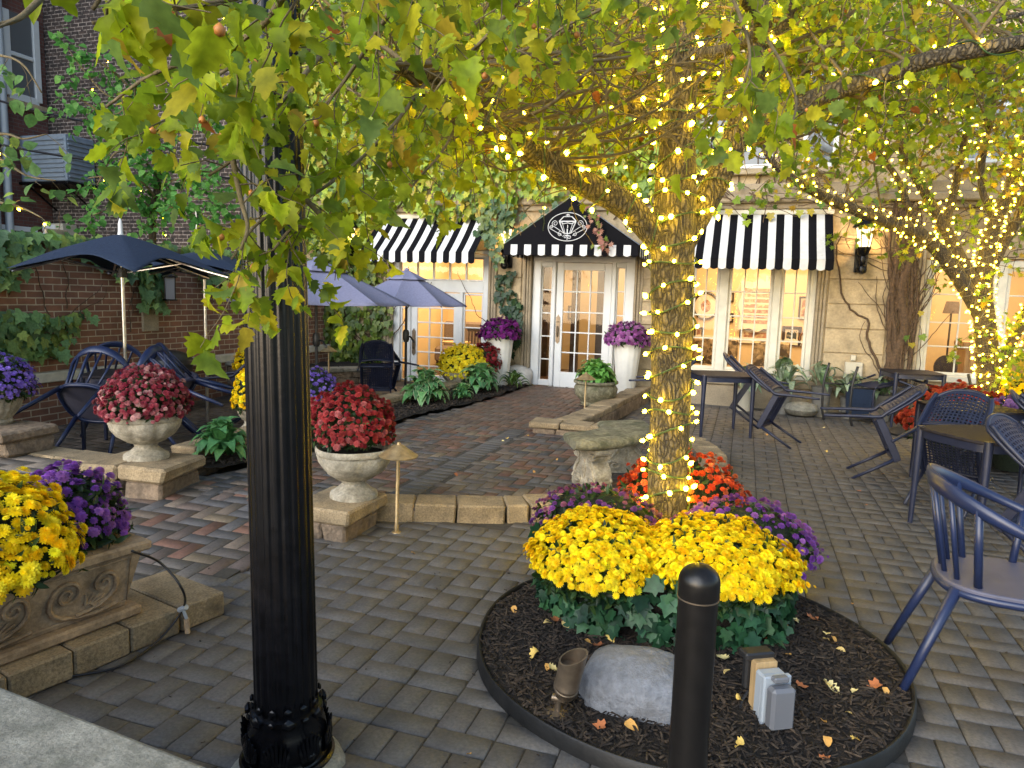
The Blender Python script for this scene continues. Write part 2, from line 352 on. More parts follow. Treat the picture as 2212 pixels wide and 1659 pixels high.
# ------------------------------------------------------------------ templates
def leaf_t(outline, fold=.25, droop=.25):
    n = len(outline); V = [(0, y, 0) for x, y in outline]; V = []
    for x, y in outline: V.append((0, y, -droop*y*y))
    for sgn in (1, -1):
        for x, y in outline: V.append((sgn*x, y, fold*x-droop*y*y))
    Fc = []
    for i in range(n-1):
        Fc.append((i, n+i, n+i+1, i+1)); Fc.append((i, i+1, 2*n+i+1, 2*n+i))
    return V, Fc
HAW = leaf_t([(.02,0),(.27,.03),(.47,.2),(.34,.29),(.5,.46),(.31,.51),(.36,.68),(.17,.74),(.12,.88),(0,1)], .3, .3)
SIMP = leaf_t([(.02,0),(.3,.25),(.32,.5),(.18,.78),(0,1)])
def fan(pts, fold=.12):
    V = [(0, .35, 0)]+[(x, y, fold*abs(x)-.18*(y-.3)**2) for x, y in pts]; n = len(pts)
    return V, [(0, 1+i, 1+(i+1) % n) for i in range(n)]
IVY = fan([(0,0),(.26,-.1),(.5,.08),(.36,.3),(.52,.55),(.26,.58),(0,1),(-.26,.58),(-.52,.55),(-.36,.3),(-.5,.08),(-.26,-.1)])
MAP = fan([(0,0),(.2,.08),(.5,.0),(.28,.26),(.6,.45),(.25,.48),(.32,.8),(.1,.6),(0,1.05),(-.1,.6),(-.32,.8),(-.25,.48),(-.6,.45),(-.28,.26),(-.5,0),(-.2,.08)])
def petals(rings):                      # daisy / pompon made of pointed petals
    V = []; Fc = []
    for nr, r0, r1, z0, z1, w, off in rings:
        for i in range(nr):
            a = 2*PI*(i+off)/nr; ca, sa = math.cos(a), math.sin(a); o = len(V)
            rm = r0+(r1-r0)*.6; zm = z0+(z1-z0)*.75
            for rr, ww, zz in ((r0, w*.3, z0), (rm, w, zm), (r1, w*.35, z1)):
                V.append((rr*ca-ww*sa, rr*sa+ww*ca, zz)); V.append((rr*ca+ww*sa, rr*sa-ww*ca, zz))
            Fc += [(o, o+1, o+3, o+2), (o+2, o+3, o+5, o+4)]
    return V, Fc
DAISY = petals([(13,.1,1,.05,.0,.2,0),(11,.1,.84,.1,.24,.19,.5),(9,.06,.6,.16,.42,.17,.2),(6,.03,.34,.2,.5,.13,.6)])
POM = petals([(9,.1,1,.05,-.1,.3,0),(8,.1,.85,.1,.25,.3,.5),(7,.05,.6,.3,.52,.26,.2),(4,.02,.3,.4,.66,.2,.6)])
SMALLF = petals([(7,.1,1,.1,.05,.36,0),(6,.05,.62,.2,.42,.32,.5)])
def hosta_t():
    V = []; Fc = []; ns = 6
    for i in range(ns+1):
        t = i/ns; w = .30*math.sin(PI*min(1, t**.8))**.8*(1-.15*t)+.015
        y = .9*math.sin(t*1.35); z = .55*math.sin(t*2.1)-.62*t*t
        for k, q in enumerate((-1, -.72, 0, .72, 1)): V.append((w*q, y, z+.22*w*abs(q)))
    for i in range(ns):
        for k in range(4): a = i*5+k; Fc.append((a, a+1, a+6, a+5))
    return V, Fc
HOST = hosta_t()
def ico():
    V = []; Fc = []; n = 6
    V.append((0,0,-1))
    for z, r in ((-.5,.85),(.35,.92),(.8,.5)):
        for j in range(n): V.append((r*math.cos(2*PI*j/n), r*math.sin(2*PI*j/n), z))
    V.append((0,0,1.25))
    for j in range(n):
        k = (j+1) % n; Fc.append((0, 1+k, 1+j))
        for q in (0, 1): a = 1+q*n; Fc.append((a+j, a+k, a+n+k, a+n+j))
        Fc.append((1+2*n+j, 1+2*n+k, len(V)-1))
    return V, Fc
BULB = ico()
BRK = ([(-.5,-.5,-1),(.5,-.5,-1),(.5,.5,-1),(-.5,.5,-1),(-.5,-.5,-.35),(.5,-.5,-.35),(.5,.5,-.35),(-.5,.5,-.35),(-.48,-.46,0),(.48,-.46,0),(.48,.46,0),(-.48,.46,0)],
       [(0,1,5,4),(1,2,6,5),(2,3,7,6),(3,0,4,7),(4,5,9,8),(5,6,10,9),(6,7,11,10),(7,4,8,11),(8,9,10,11)])
# ------------------------------------------------------------------ PAVING
def inside(poly, x, y):
    r = False; n = len(poly)
    for i in range(n):
        x1, y1 = poly[i]; x2, y2 = poly[i-1]
        if (y1 > y) != (y2 > y) and x < (x2-x1)*(y-y1)/(y2-y1)+x1: r = not r
    return r
BC = (-.18, 3.18); BR = .93                 # round tree bed
curb_path = [(-2.72,4.27),(-2.39,4.44),(-2.1,4.55),(-1.8,4.66),(-1.5,4.79),(-1.2,4.98),(-.85,5.28),(-.52,5.7),(-.28,6.2),(-.2,6.7),(-.22,7.2),(-.42,7.75),(-.8,8.1)]
court = [(-2.16,4.4),(-2.1,4.6),(-1.8,4.7),(-1.5,4.83),(-1.2,5.0),(-.85,5.3),(-.5,5.72),(-.28,6.2),(-.2,6.7),(-.25,7.2),(-.5,7.7),(-2.16,7.85)]
walk = [(-2.75,4.2),(-2.1,4.5),(-2.1,7.7),(-1.75,8.0),(-1.65,11.55),(-3.45,11.55),(-3.4,10.4),(-3.5,8.7),(-3.72,7.6),(-3.72,5.4),(-3.92,4.8),(-4.1,4.15)]
WZ = .10
def ramp(x, y):                             # the walkway runs down to the foreground
    return max(0, min(1, (y-3.0)/1.25))*WZ
rampoly = [(-4.6,2.95),(-2.62,2.95),(-2.62,4.25),(-4.4,4.3)]
GREY = [(.152,.14,.126),(.146,.135,.121),(.158,.145,.13),(.15,.138,.124),(.145,.135,.123),(.154,.139,.124)]
MIX = [(.165,.13,.10),(.12,.105,.095),(.15,.105,.08),(.10,.098,.10),(.19,.15,.10),(.16,.085,.06),(.13,.10,.085),(.18,.095,.065),(.11,.105,.105),(.145,.125,.105)]
RED = [(.14,.085,.06),(.115,.08,.065),(.16,.10,.07),(.12,.095,.08),(.10,.075,.06),(.15,.08,.055)]
DARK = [(.065,.066,.07),(.08,.078,.078),(.09,.085,.08)]
def herring(x0, x1, y0, y1, W, fn, gap=.0055, ang=0):
    """fn(x,y) -> (z,palette) or None"""
    pos = []; rot = []; col = []; tilt = []
    nx = int((x1-x0)/W)+4; ny = int((y1-y0)/W)+4
    for i in range(-2, nx):
        for j in range(-2, ny):
            k = (i-j) % 4
            if k == 0: cx, cy, r = x0+(i+1)*W, y0+(j+.5)*W, 0
            elif k == 3: cx, cy, r = x0+(i+.5)*W, y0+(j+1)*W, 1
            else: continue
            q = fn(cx, cy)
            if q is None: continue
            z, pal, sl = q
            pos.append((cx, cy, z+random.gauss(0, .0012))); a = r*PI/2+random.gauss(0, .008)
            m = Matrix.Rotation(sl, 3, 'X') @ Matrix.Rotation(random.gauss(0, .006), 3, 'Y') @ Matrix.Rotation(random.gauss(0, .006), 3, 'X') @ Matrix.Rotation(a, 3, 'Z')
            rot.append(np.array(m)); c = np.array(random.choice(pal))*random.uniform(.66, .86); col.append(c)
    n = len(pos); s = np.tile([2*W-gap, W-gap, .022], (n, 1))
    return pos, rot, s, col
def lay(name, data):
    o = inst(name, BRK, np.array(data[0]), np.array(data[1]), np.array(data[2]), np.array(data[3]), mt['paver']); tag(o, kind='structure'); return o
def f_front(x, y):
    if (x-BC[0])**2+(y-BC[1])**2 < (BR-.02)**2: return None
    if x > .25+.0*y: return None
    if inside(rampoly, x, y):
        sl = math.atan(WZ/1.25); return ramp(x, y), (MIX if y > 3.15 else GREY), sl
    if inside(walk, x, y) or inside(court, x, y): return None
    if y > 4.3 and x < -2.5: return None
    if x < -2.62 and y > 4.3: return None
    return None
lay('ramp', herring(-5.2, .4, .6, 7.6, .108, f_front))
def f_walk(x, y):
    w = inside(walk, x, y)
    if not w and not inside(court, x, y): return None
    if -2.46 < x < -2.24 and y < 7.6: return None
    if w and (x < -3.55+.0*y and y < 7.8 and x < -3.6 or (y > 7.6 and x < -3.42)): return WZ, DARK+MIX[:2], 0
    return WZ, (RED if y > 7.6 else (RED+MIX if w else MIX+DARK[:1])), 0
lay('walkway', herring(-4.4, 0, 4.1, 11.7, .1, f_walk))
sb = [[], [], [], []]
for k in range(int((7.62-4.45)/.1)):        # dark soldier course along the walk
    sb[0].append((-2.35, 4.5+k*.1, WZ+.002)); sb[1].append(np.array(Matrix.Rotation(random.gauss(0, .01), 3, 'Z'))); sb[2].append((.205, .096, .022)); sb[3].append(np.array(random.choice(DARK))*random.uniform(.85, 1.15))
lay('walkway_border', sb)
# grey paving: columns of one cross brick and one pair
pb = [[], [], [], []]; qb = [[], [], [], []]; W = .236
for i in range(-24, 34):
    x = .30+i*W; y = .5+random.random()*.3
    while y < 11.5:
        def put(cx, cy, sx, sy):
            if inside(court, cx, cy) or inside(walk, cx, cy) or inside(rampoly, cx, cy) or (cx < -2.6 and cy > 3.0): return
            if cx < -1.45 and cy > 4.5: return
            if (cx-BC[0])**2+(cy-BC[1])**2 < (BR-.02)**2: return
            b = pb if cx > .5 or cy > 4.5 else qb
            b[0].append((cx, cy, random.gauss(0, .0012))); b[1].append(np.array(Matrix.Rotation(random.gauss(0, .006), 3, 'X') @ Matrix.Rotation(random.gauss(0, .006), 3, 'Y') @ Matrix.Rotation(random.gauss(0, .008), 3, 'Z')))
            b[2].append((sx-.0055, sy-.0055, .022)); b[3].append(np.array(random.choice(GREY))*random.uniform(.6, .72))
        put(x, y+.058, W, .116); put(x-W/4, y+.116+.09, W/2, .18); put(x+W/4, y+.116+.09, W/2, .18); y += .296
lay('ground', qb); lay('patio', pb)
LPAL = [(.12,.095,.07),(.14,.11,.085),(.10,.085,.07),(.13,.10,.075)]
lay('left_patio', herring(-7.3, -4.3, 4.75, 11.4, .1, lambda x, y: (0, LPAL, 0) if (-7.32 < x < -4.42) and y > (4.9 if x < -5.05 else 4.85) and y < 10.9 else None))
def f_terr(x, y): return (.27, [(.26,.22,.18),(.22,.19,.16),(.28,.23,.18)], 0) if -7.3 < x < -4.6 and 2.6 < y < 3.98 else None
tp = herring(-7.3, -4.5, 2.6, 4.0, .12, f_terr); lay('terrace', tp)
mb = MB(); mb.box((-60,-20,-.5), (60,60,-.008)); tag(mb.build('earth', mt['sand']), kind='structure')
mb = MB(); mb.ext(walk, -.005, WZ-.007); mb.ext(court, -.004, WZ-.0085)
tag(mb.build('walkway_base', mt['sand']), kind='structure')
mb = MB(); mb.add([(-4.6,2.95,-.004),(-2.62,2.95,-.004),(-2.62,4.25,WZ-.007),(-4.4,4.3,WZ-.007),(-4.6,2.95,-.02),(-2.62,2.95,-.02),(-2.62,4.25,-.02),(-4.4,4.3,-.02)], [(0,1,2,3),(0,4,5,1),(1,5,6,2),(2,6,7,3),(3,7,4,0)])
tag(mb.build('ramp_base', mt['sand']), kind='structure')
mb = MB(); mb.box((-7.3,2.5,-.003), (-4.62,4.02,.262)); tag(mb.build('terrace_base', mt['sand']), kind='structure')
# planting beds (earth and bark) beside the walkway and by the maple
def bed(name, poly, z):
    mb = MB(); xs = [p[0] for p in poly]; ys = [p[1] for p in poly]; st = .05
    vs = {}; 
    for i in range(int((max(xs)-min(xs))/st)+1):
        for j in range(int((max(ys)-min(ys))/st)+1):
            x = min(xs)+i*st; y = min(ys)+j*st
            if inside(poly, x+st/2, y+st/2):
                q = []
                for a, b in ((i,j),(i+1,j),(i+1,j+1),(i,j+1)):
                    if (a, b) not in vs:
                        X = min(xs)+a*st; Y = min(ys)+b*st
                        vs[(a, b)] = len(mb.v); mb.v.append((X, Y, z+.035*mnoise.noise((X*4, Y*4, 0))))
                    q.append(vs[(a, b)])
                mb.f.append(tuple(q)); mb.m.append(0)
    return tag(mb.build(name, mt['soil'], smooth=180), kind='structure')
CHIP = ([(-.5,-.5,0),(.5,-.4,.2),(.5,.4,.1),(-.5,.5,-.1),(-.45,-.4,.9),(.42,-.3,1),(.5,.3,1),(-.4,.4,.8)], [(4,5,6,7),(0,1,5,4),(1,2,6,5),(2,3,7,6),(3,0,4,7)])
def chips(name, n, fn, parent=None, sc=(.035, .008, .005)):
    pos = []
    while len(pos) < n:
        p = fn()
        if p is not None: pos.append(p)
    pos = np.array(pos); up = nrm(np.stack([rng.normal(0, .35, n), rng.normal(0, .35, n), np.ones(n)], -1))
    s = np.array(sc)[None]*rng.uniform(.4, 1.5, (n, 3))
    o = inst(name, CHIP, pos, frame_up(up), s, pick([(.03,.02,.013),(.02,.014,.009),(.045,.03,.019),(.014,.01,.008),(.06,.042,.027)], n, .3), mt['mulch'])
    return tag(o, kind='stuff')
def rb(rm=BR-.02):
    r = rm*math.sqrt(random.random()); a = random.random()*2*PI; x, y = BC[0]+r*math.cos(a), BC[1]+r*math.sin(a)
    return (x, y, bz(x, y)+random.uniform(0, .012))
def bz(x, y): return .045+.05*(1-((x-BC[0])**2+(y-BC[1])**2)/BR**2)+.012*mnoise.noise((x*6, y*6, 1))
mb = MB(); n = 40
mb.grid(lambda a, b: (BC[0]+BR*b*math.cos(2*PI*a), BC[1]+BR*b*math.sin(2*PI*a), bz(BC[0]+BR*b*math.cos(2*PI*a), BC[1]+BR*b*math.sin(2*PI*a))), 64, 24)
tag(mb.build('mulch_bed', mt['soil'], smooth=180), kind='structure')
chips('mulch', 9000, rb, sc=(.042, .0075, .004))
wbed = [(-4.35,4.55),(-3.95,4.75),(-3.75,5.4),(-3.76,7.6),(-3.5,8.9),(-3.38,10.4),(-3.4,11.45),(-4.1,11.45),(-4.15,9.8),(-4.28,8.5),(-4.33,6)]
bed('walkway_bed', wbed, .13)
def rw():
    x, y = random.uniform(-4.4, -3.3), random.uniform(4.5, 11.4)
    return (x, y, .15) if inside(wbed, x, y) else None
chips('bed_mulch', 2500, rw, sc=(.05, .012, .006))
mbed = [(2.35,8.2),(5.5,8.2),(5.5,10.6),(2.6,10.6),(2.2,9.6)]
bed('maple_bed', mbed, .1)
# ------------------------------------------------------------------ GARDEN WALLS OF STONE
def blocks(mb, path, w, z0, z1, ln, jit=.006, m=0, r=.012):
    """row of stones following a path of (x,y)"""
    pts = [Vector((*p, 0)) for p in path]
    seg = [(a, b) for a, b in zip(pts, pts[1:])]
    tot = sum((b-a).length for a, b in seg); pos = 0
    def at(s):
        for a, b in seg:
            l = (b-a).length
            if s <= l+1e-6: return a+(b-a)*(s/l), (b-a).normalized()
            s -= l
        a, b = seg[-1]; return b, (b-a).normalized()
    while pos < tot-.02:
        l = ln*random.choice((.55, 1, 1, 1, 1.15)); l = min(l, tot-pos)
        a, _ = at(pos+.004); b, _ = at(pos+l-.004); d = (b-a); L = d.length
        if L > .02:
            t = d/L; M_ = Matrix.Translation((a+b)/2) @ Matrix.Rotation(math.atan2(t.y, t.x), 4, 'Z')
            mb.bbox((-L/2, -w/2, z0), (L/2, w/2, z1+random.uniform(-.003, .003)), r, m, M_, jit)
        pos += l
mb = MB(); blocks(mb, [(-7.3,4.09),(-4.55,4.09)], .28, .0, .278, .45)
tag(mb.build('terrace_edge', mt['coping']), 'buff concrete edging step along the back of the grey terrace', 'step')
t = thing('stone_curb', 'curved curb of buff coping stones edging the raised brick court', 'curb')
mb = MB(); blocks(mb, curb_path, .27, -.02, .125, .3); mb.build('coping', mt['coping'], t)
t = thing('stone_pier', 'low stone pier under the crimson mum urn at the end of the curved curb', 'pier')
mb = MB(); mb.bbox((-2.74,3.82,.105), (-2.30,4.34,.205), .014, jit=.008); mb.build('coping', mt['coping'], t)
mb = MB(); mb.bbox((-2.69,3.83,-.02), (-2.52,4.25,.103), .014, jit=.012); mb.bbox((-2.515,3.83,-.02), (-2.33,4.25,.103), .014, jit=.012); mb.build('base_course', mt['split'], t)
t = thing('low_stone_wall', 'L shaped low stone wall with flat coping behind the bench', 'wall')
mb = MB(); blocks(mb, [(-2.2,7.55),(-.95,7.55)], .27, .16, .235, .3, .008); blocks(mb, [(-1.83,7.7),(-1.72,8.6),(-1.5,11.35)], .28, .16, .23, .33, .006); mb.build('coping', mt['coping'], t)
mb = MB(); blocks(mb, [(-2.17,7.55),(-.98,7.55)], .24, -.01, .158, .26, .01); blocks(mb, [(-1.82,7.7),(-1.7,8.6),(-1.48,11.3)], .24, -.01, .158, .3, .01); mb.build('base_course', mt['split'], t)
t = thing('garden_edging_wall', 'long low stone wall dividing the left patio from the hosta bed', 'wall')
mb = MB(); blocks(mb, [(-4.42,4.7),(-4.43,6.4),(-4.33,8.5),(-4.2,10.0)], .26, .19, .26, .33, .006); mb.build('coping', mt['coping'], t)
mb = MB(); blocks(mb, [(-4.42,4.7),(-4.43,6.4),(-4.33,8.5),(-4.2,10.0)], .22, -.01, .188, .3, .01); mb.build('base_course', mt['split'], t)
t = thing('stone_pier', 'split faced stone pier carrying the pale urn of dusky red mums', 'pier')
Rz = Matrix.Translation((-4.22,4.1,0)) @ Matrix.Rotation(math.radians(8), 4, 'Z')
mb = MB(); mb.bbox((-.36,-.26,.2), (-.02,.27,.30), .02, 0, Rz, .014); mb.bbox((-.015,-.27,.2), (.36,.27,.305), .02, 0, Rz, .014); mb.build('coping', mt['coping'], t)
mb = MB(); mb.bbox((-.33,-.23,.0), (.0,.25,.198), .02, 0, Rz, .016); mb.bbox((.005,-.23,.0), (.32,.25,.198), .02, 0, Rz, .016); mb.build('base_course', mt['split'], t)
t = thing('stone_pier', 'wide two tier stone pier under the fluted pot at the left edge', 'pier')
mb = MB()
for i in range(3): mb.bbox((-6.3+i*.38,3.72,.40), (-5.93+i*.38,4.2,.475), .02, 0, None, .014)
mb.build('coping', mt['split'], t)
mb = MB()
for i in range(3): mb.bbox((-6.27+i*.37,3.75,.265), (-5.91+i*.37,4.17,.398), .02, 0, None, .016)
mb.build('base_course', mt['split'], t)
t = thing('retaining_wall', 'stacked grey stone retaining wall below the ivy in the corner', 'wall')
mb = MB()
for k in range(3):
    blocks(mb, [(-7.28,8.75),(-6.5,8.8)], .26, .01+k*.145, .15+k*.145, .34, .01)
    blocks(mb, [(-6.62,8.9),(-6.4,9.7),(-5.9,10.3)], .26, .01+k*.1, .105+k*.1, .34, .01)
    blocks(mb, [(-6.3,10.3),(-5.95,11.4)], .26, .01+k*.1, .105+k*.1, .34, .01)
mb.build('course', mt['split'], t)
mb = MB(); blocks(mb, [(-7.28,8.72),(-6.5,8.77)], .3, .446, .52, .45, .006); blocks(mb, [(-6.62,8.95),(-6.4,9.68),(-5.88,10.28)], .3, .306, .37, .45, .006); mb.build('coping', mt['slab'], t)
bed('corner_bed', [(-7.3,8.9),(-6.6,8.9),(-6.4,9.7),(-6,10.3),(-6,11.45),(-7.3,11.45)], .3)
t = thing('stone_parapet', 'broad grey stone parapet slab filling the near left corner', 'parapet')
mb = MB(); ps = [G(-400,1330,.6), G(0,1480,.6), G(225,1566,.6), G(452,1655,.6), G(620,1725,.6)]
pl = [(p.x, p.y) for p in ps]; pl += [(pl[-1][0]-.05, .75), (pl[0][0]-.3, .6)]
mb.ext(pl[::-1], .5, .6); mb.build('cap_slab', mt['slab'], t, bevel=.012)
mb = MB(); cx = sum(p[0] for p in pl)/len(pl); cy = sum(p[1] for p in pl)/len(pl)
mb.ext([(cx+(x-cx)*.93, cy+(y-cy)*.8) for x, y in pl][::-1], 0, .499); mb.build('base_wall', mt['split'], t)
# ------------------------------------------------------------------ FACADE
Y0 = 11.5
t = bl = thing('stone_building', 'pale limestone building with striped awnings and white doors across the courtyard', 'building')
mb = MB(); D_ = .32
op = [(-6.03,-4.2,-.1,2.35), (-3.44,-1.72,-.1,2.27), (-.92,.98,.52,2.36), (2.36,4.3,.62,2.3)]    # openings
xs = -8.9
for x0, x1, z0, z1 in op:
    mb.box((xs,Y0,-.1), (x0,Y0+D_,3.0))
    if z0 > 0: mb.box((x0,Y0,-.1), (x1,Y0+D_,z0))
    mb.box((x0,Y0,z1), (x1,Y0+D_,3.0)); xs = x1
mb.box((xs,Y0,-.1), (9,Y0+D_,3.0)); mb.box((-8.9,Y0+.01,3.0), (9,Y0+D_,9.0))
mb.build('wall', mt['stone'], t)
mb = MB()      # rusticated blocks standing proud on the piers
def rust(x0, x1, z0, z1):
    z = z0
    while z < z1-.05:
        zz = min(z1, z+.36); mb.bbox((x0, Y0-.03, z+.006), (x1, Y0+.002, zz-.006), .008); z = zz
for q in ((1.13, 1.93, .54, 2.62), (-1.6, -1.1, .12, 2.3), (-4.02, -3.62, .1, 2.4), (4.45, 6.2, .6, 2.7)):
    mb = MB(); rust(*q); mb.build('ashlar_facing', mt['stone'], t)
mb = MB(); mb.bbox((-1.3,Y0-.1,-.1), (9,Y0+.002,.33), .015); mb.bbox((-1.32,Y0-.14,.33), (9,Y0+.003,.46), .02); mb.build('plinth', mt['stone2'], t)
mb = MB()
mb.bbox((-8.9,Y0-.06,2.99), (9,Y0+.05,3.08), .012); mb.bbox((-8.9,Y0-.14,3.08), (9,Y0+.05,3.2), .02); mb.bbox((-8.9,Y0-.08,3.2), (9,Y0+.04,3.36), .015); mb.build('cornice', mt['stone2'], t)
def fluted(name, x0, x1, z0, z1):
    mb = MB(); w = (x1-x0); k = 3
    for i in range(k): mb.bbox((x0+w*i/k+.004, Y0-.05+.012*(i % 2), z0), (x0+w*(i+1)/k-.004, Y0+.2, z1), .01)
    mb.build(name, mt['stone2'], t)
fluted('pilaster', -3.58, -3.435, .25, 2.34); fluted('pilaster', -1.73, -1.58, .25, 2.34); fluted('pilaster', -4.21, -4.05, .1, 2.42); fluted('pilaster', .965, 1.11, .46, 2.45); fluted('pilaster', -1.06, -.915, .46, 2.45); fluted('pilaster', 2.2, 2.37, .46, 2.4); fluted('pilaster', -6.2, -6.02, .1, 2.42)
mb = MB(); mb.bbox((-3.62,Y0-.07,.0), (-3.42,Y0+.1,.26), .012); mb.bbox((-1.75,Y0-.07,.0), (-1.56,Y0+.1,.26), .012); mb.build('pilaster_base', mt['stone2'], t)
mb = MB(); mb.bbox((-3.6,Y0-.06,2.27), (-1.56,Y0+.05,2.46), .012); mb.build('lintel', mt['stone2'], t)
def sash(mb, x0, x1, z0, z1, cols, rows, y, fr=.05, bar=.02, dep=.04):
    """frame with glazing bars"""
    mb.bbox((x0,y,z0), (x0+fr,y+dep,z1), .006); mb.bbox((x1-fr,y,z0), (x1,y+dep,z1), .006)
    mb.bbox((x0+fr,y+.001,z0), (x1-fr,y+dep-.001,z0+fr), .006); mb.bbox((x0+fr,y+.001,z1-fr), (x1-fr,y+dep-.001,z1), .006)
    a0, a1, b0, b1 = x0+fr, x1-fr, z0+fr, z1-fr
    for i in range(1, cols): xx = a0+(a1-a0)*i/cols; mb.bbox((xx-bar/2,y+.006,b0-.002), (xx+bar/2,y+dep-.006,b1+.002), .005)
    for zz in rows: mb.bbox((a0-.002,y+.008,zz-bar/2), (a1+.002,y+dep-.008,zz+bar/2), .005)
def pane(parent, x0, x1, z0, z1, y, name='glass'):
    mb = MB(); mb.add([(x0,y,z0),(x1,y,z0),(x1,y,z1),(x0,y,z1)], [(0,1,2,3)]); return mb.build(name, mt['glass'], parent)
# entrance
mb = MB(); yf = Y0+.06
for a, b in ((-3.435,-3.29),(-3.1,-3.035),(-2.105,-2.03),(-1.88,-1.725)): mb.bbox((a,yf-.03,.1), (b,yf+.1,2.2), .012)
mb.bbox((-3.435,yf-.032,2.17), (-1.725,yf+.1,2.27), .012); mb.bbox((-3.3,yf-.01,.1), (-3.09,yf+.09,.2), .01); mb.bbox((-2.04,yf-.01,.1), (-1.87,yf+.09,.2), .01); mb.bbox((-3.3,yf-.01,2.09), (-3.09,yf+.09,2.175), .01); mb.bbox((-2.04,yf-.01,2.09), (-1.87,yf+.09,2.175), .01)
ef = mb.build('entrance_frame', mt['white'], t)
for a, b in ((-3.29,-3.1),(-2.03,-1.88)):
    mb = MB(); sash(mb, a, b, .18, 2.11, 1, [.55+.388*k for k in range(4)], yf+.02, .022, .02); sl = mb.build('sidelight', mt['white'], t); pane(sl, a, b, .19, 2.1, yf+.045)
mb = MB(); sash(mb, -3.03, -2.11, .09, 2.165, 3, [.34+.338*k for k in range(1, 5)], yf+.01, .12, .022, .05); mb.bbox((-2.92,yf+.012,.2), (-2.22,yf+.058,.35), .006)
dr = mb.build('entrance_door', mt['white'], t); pane(dr, -2.92, -2.22, .34, 2.06, yf+.035)
def handle(parent, x, z, y):
    mb = MB(); mb.ext([(-.035,-.2),(0,-.24),(.035,-.2),(.035,.2),(.015,.22),(0,.25),(-.015,.22),(-.035,.2)], 0, .012, 0, Matrix.Translation((x, y, z)) @ Matrix.Rotation(PI/2, 4, 'X'))
    mb.tube(sm([(x,y-.012,z-.12),(x,y-.05,z-.08),(x,y-.05,z+.02),(x,y-.012,z+.05)]), .011); mb.lathe([(.0,0),(.02,.004),(.02,.014),(0,.02)], 12, (x,y-.02,z+.12)); mb.build('handle', mt['bronze2'], parent, smooth=40)
handle(dr, -2.98, 1.06, yf+.008)
mb = MB(); mb.bbox((-3.1,Y0-.02,.07), (-2.05,Y0+.12,.1), .006); mb.build('threshold', mt['steel'], t)
# french doors with transom
mb = MB(); yf = Y0+.05
for a, b in ((-6.03,-5.9),(-4.32,-4.2)): mb.bbox((a,yf-.03,.0), (b,yf+.1,2.36), .012)
mb.bbox((-6.02,yf-.032,2.22), (-4.21,yf+.1,2.36), .012); mb.bbox((-5.91,yf-.02,1.62), (-4.31,yf+.09,1.83), .012)
for x in (-5.72,-4.72): mb.bbox((x-.03,yf-.02,0), (x+.03,yf+.09,1.64), .01)
mb.build('french_door_frame', mt['white'], t)
mb = MB(); sash(mb, -5.91, -4.31, 1.82, 2.23, 5, [], yf, .03, .035, .06); tr = mb.build('transom_window', mt['white'], t); pane(tr, -5.9, -4.32, 1.83, 2.22, yf+.03)
for a, b, c, rows, nm in ((-5.9,-5.75,1,[.42,.72,1.02,1.32],'sidelight'),(-5.69,-4.75,3,[.3,.55,.82,1.08,1.34],'french_door'),(-4.69,-4.32,1,[.42,.72,1.02,1.32],'sidelight')):
    mb = MB(); fr = .12 if c == 3 else .03
    if c == 3: a2 = -5.15
    sash(mb, a, b, .02, 1.61, c, rows, yf+.01, fr, .024, .05); d = mb.build(nm, mt['white'], t); pane(d, a, b, .04, 1.6, yf+.035)
    if c == 3: handle(d, -5.63, .72, yf+.008)
# windows
def window(x0, x1, z0, z1, posts, colsl, rows):
    mb = MB(); yf = Y0+.05
    mb.bbox((x0,yf-.03,z0), (x0+.09,yf+.1,z1), .012); mb.bbox((x1-.09,yf-.03,z0), (x1,yf+.1,z1), .012); mb.bbox((x0,yf-.032,z1-.1), (x1,yf+.1,z1), .012)
    for a, b in posts: mb.bbox((a,yf-.03,z0), (b,yf+.1,z1), .012)
    w = mb.build('window', mt['cream'], t)
    mb = MB(); mb.bbox((x0-.03,yf-.12,z0-.06), (x1+.03,yf+.08,z0+.03), .01); mb.build('sill', mt['cream'], w)
    ed = [x0+.09]+[q for p in posts for q in p]+[x1-.09]
    for k, c in enumerate(colsl):
        mb = MB(); sash(mb, ed[2*k], ed[2*k+1], z0+.03, z1-.1, c, rows, yf+.01, .045, .02, .04); mb.build('sash', mt['cream'], w); pane(w, ed[2*k], ed[2*k+1], z0+.05, z1-.11, yf+.03)
window(-.91, .97, .52, 2.34, [(-.42,-.28),(.36,.48)], [2,3,2], [1.03,1.39,1.76])
window(2.37, 4.29, .62, 2.28, [(3.28,3.4)], [2,2], [1.06,1.4,1.8])
def upper(x0, x1, z0, z1):
    mb = MB(); y = Y0-.04; sash(mb, x0, x1, z0, z1, 1, [(z0+z1)/2], y, .07, .05, .06); u = mb.build('upper_window', mt['white'], t)
    mb = MB(); mb.box((x0+.06,y+.035,z0+.06), (x1-.06,y+.045,z1-.06)); mb.build('pane', mt['dpane'], u)
    mb = MB(); mb.bbox((x0-.06,y-.08,z0-.09), (x1+.06,y+.06,z0-.002), .01); mb.build('sill', mt['stone2'], u)
for x in (-5.6,-3.0,-1.55): upper(x, x+.75, 3.6, 5.1)
upper(-.75, .22, 3.58, 5.1); upper(.62, 1.1, 3.58, 5.1); upper(2.6, 3.5, 3.58, 5.1)
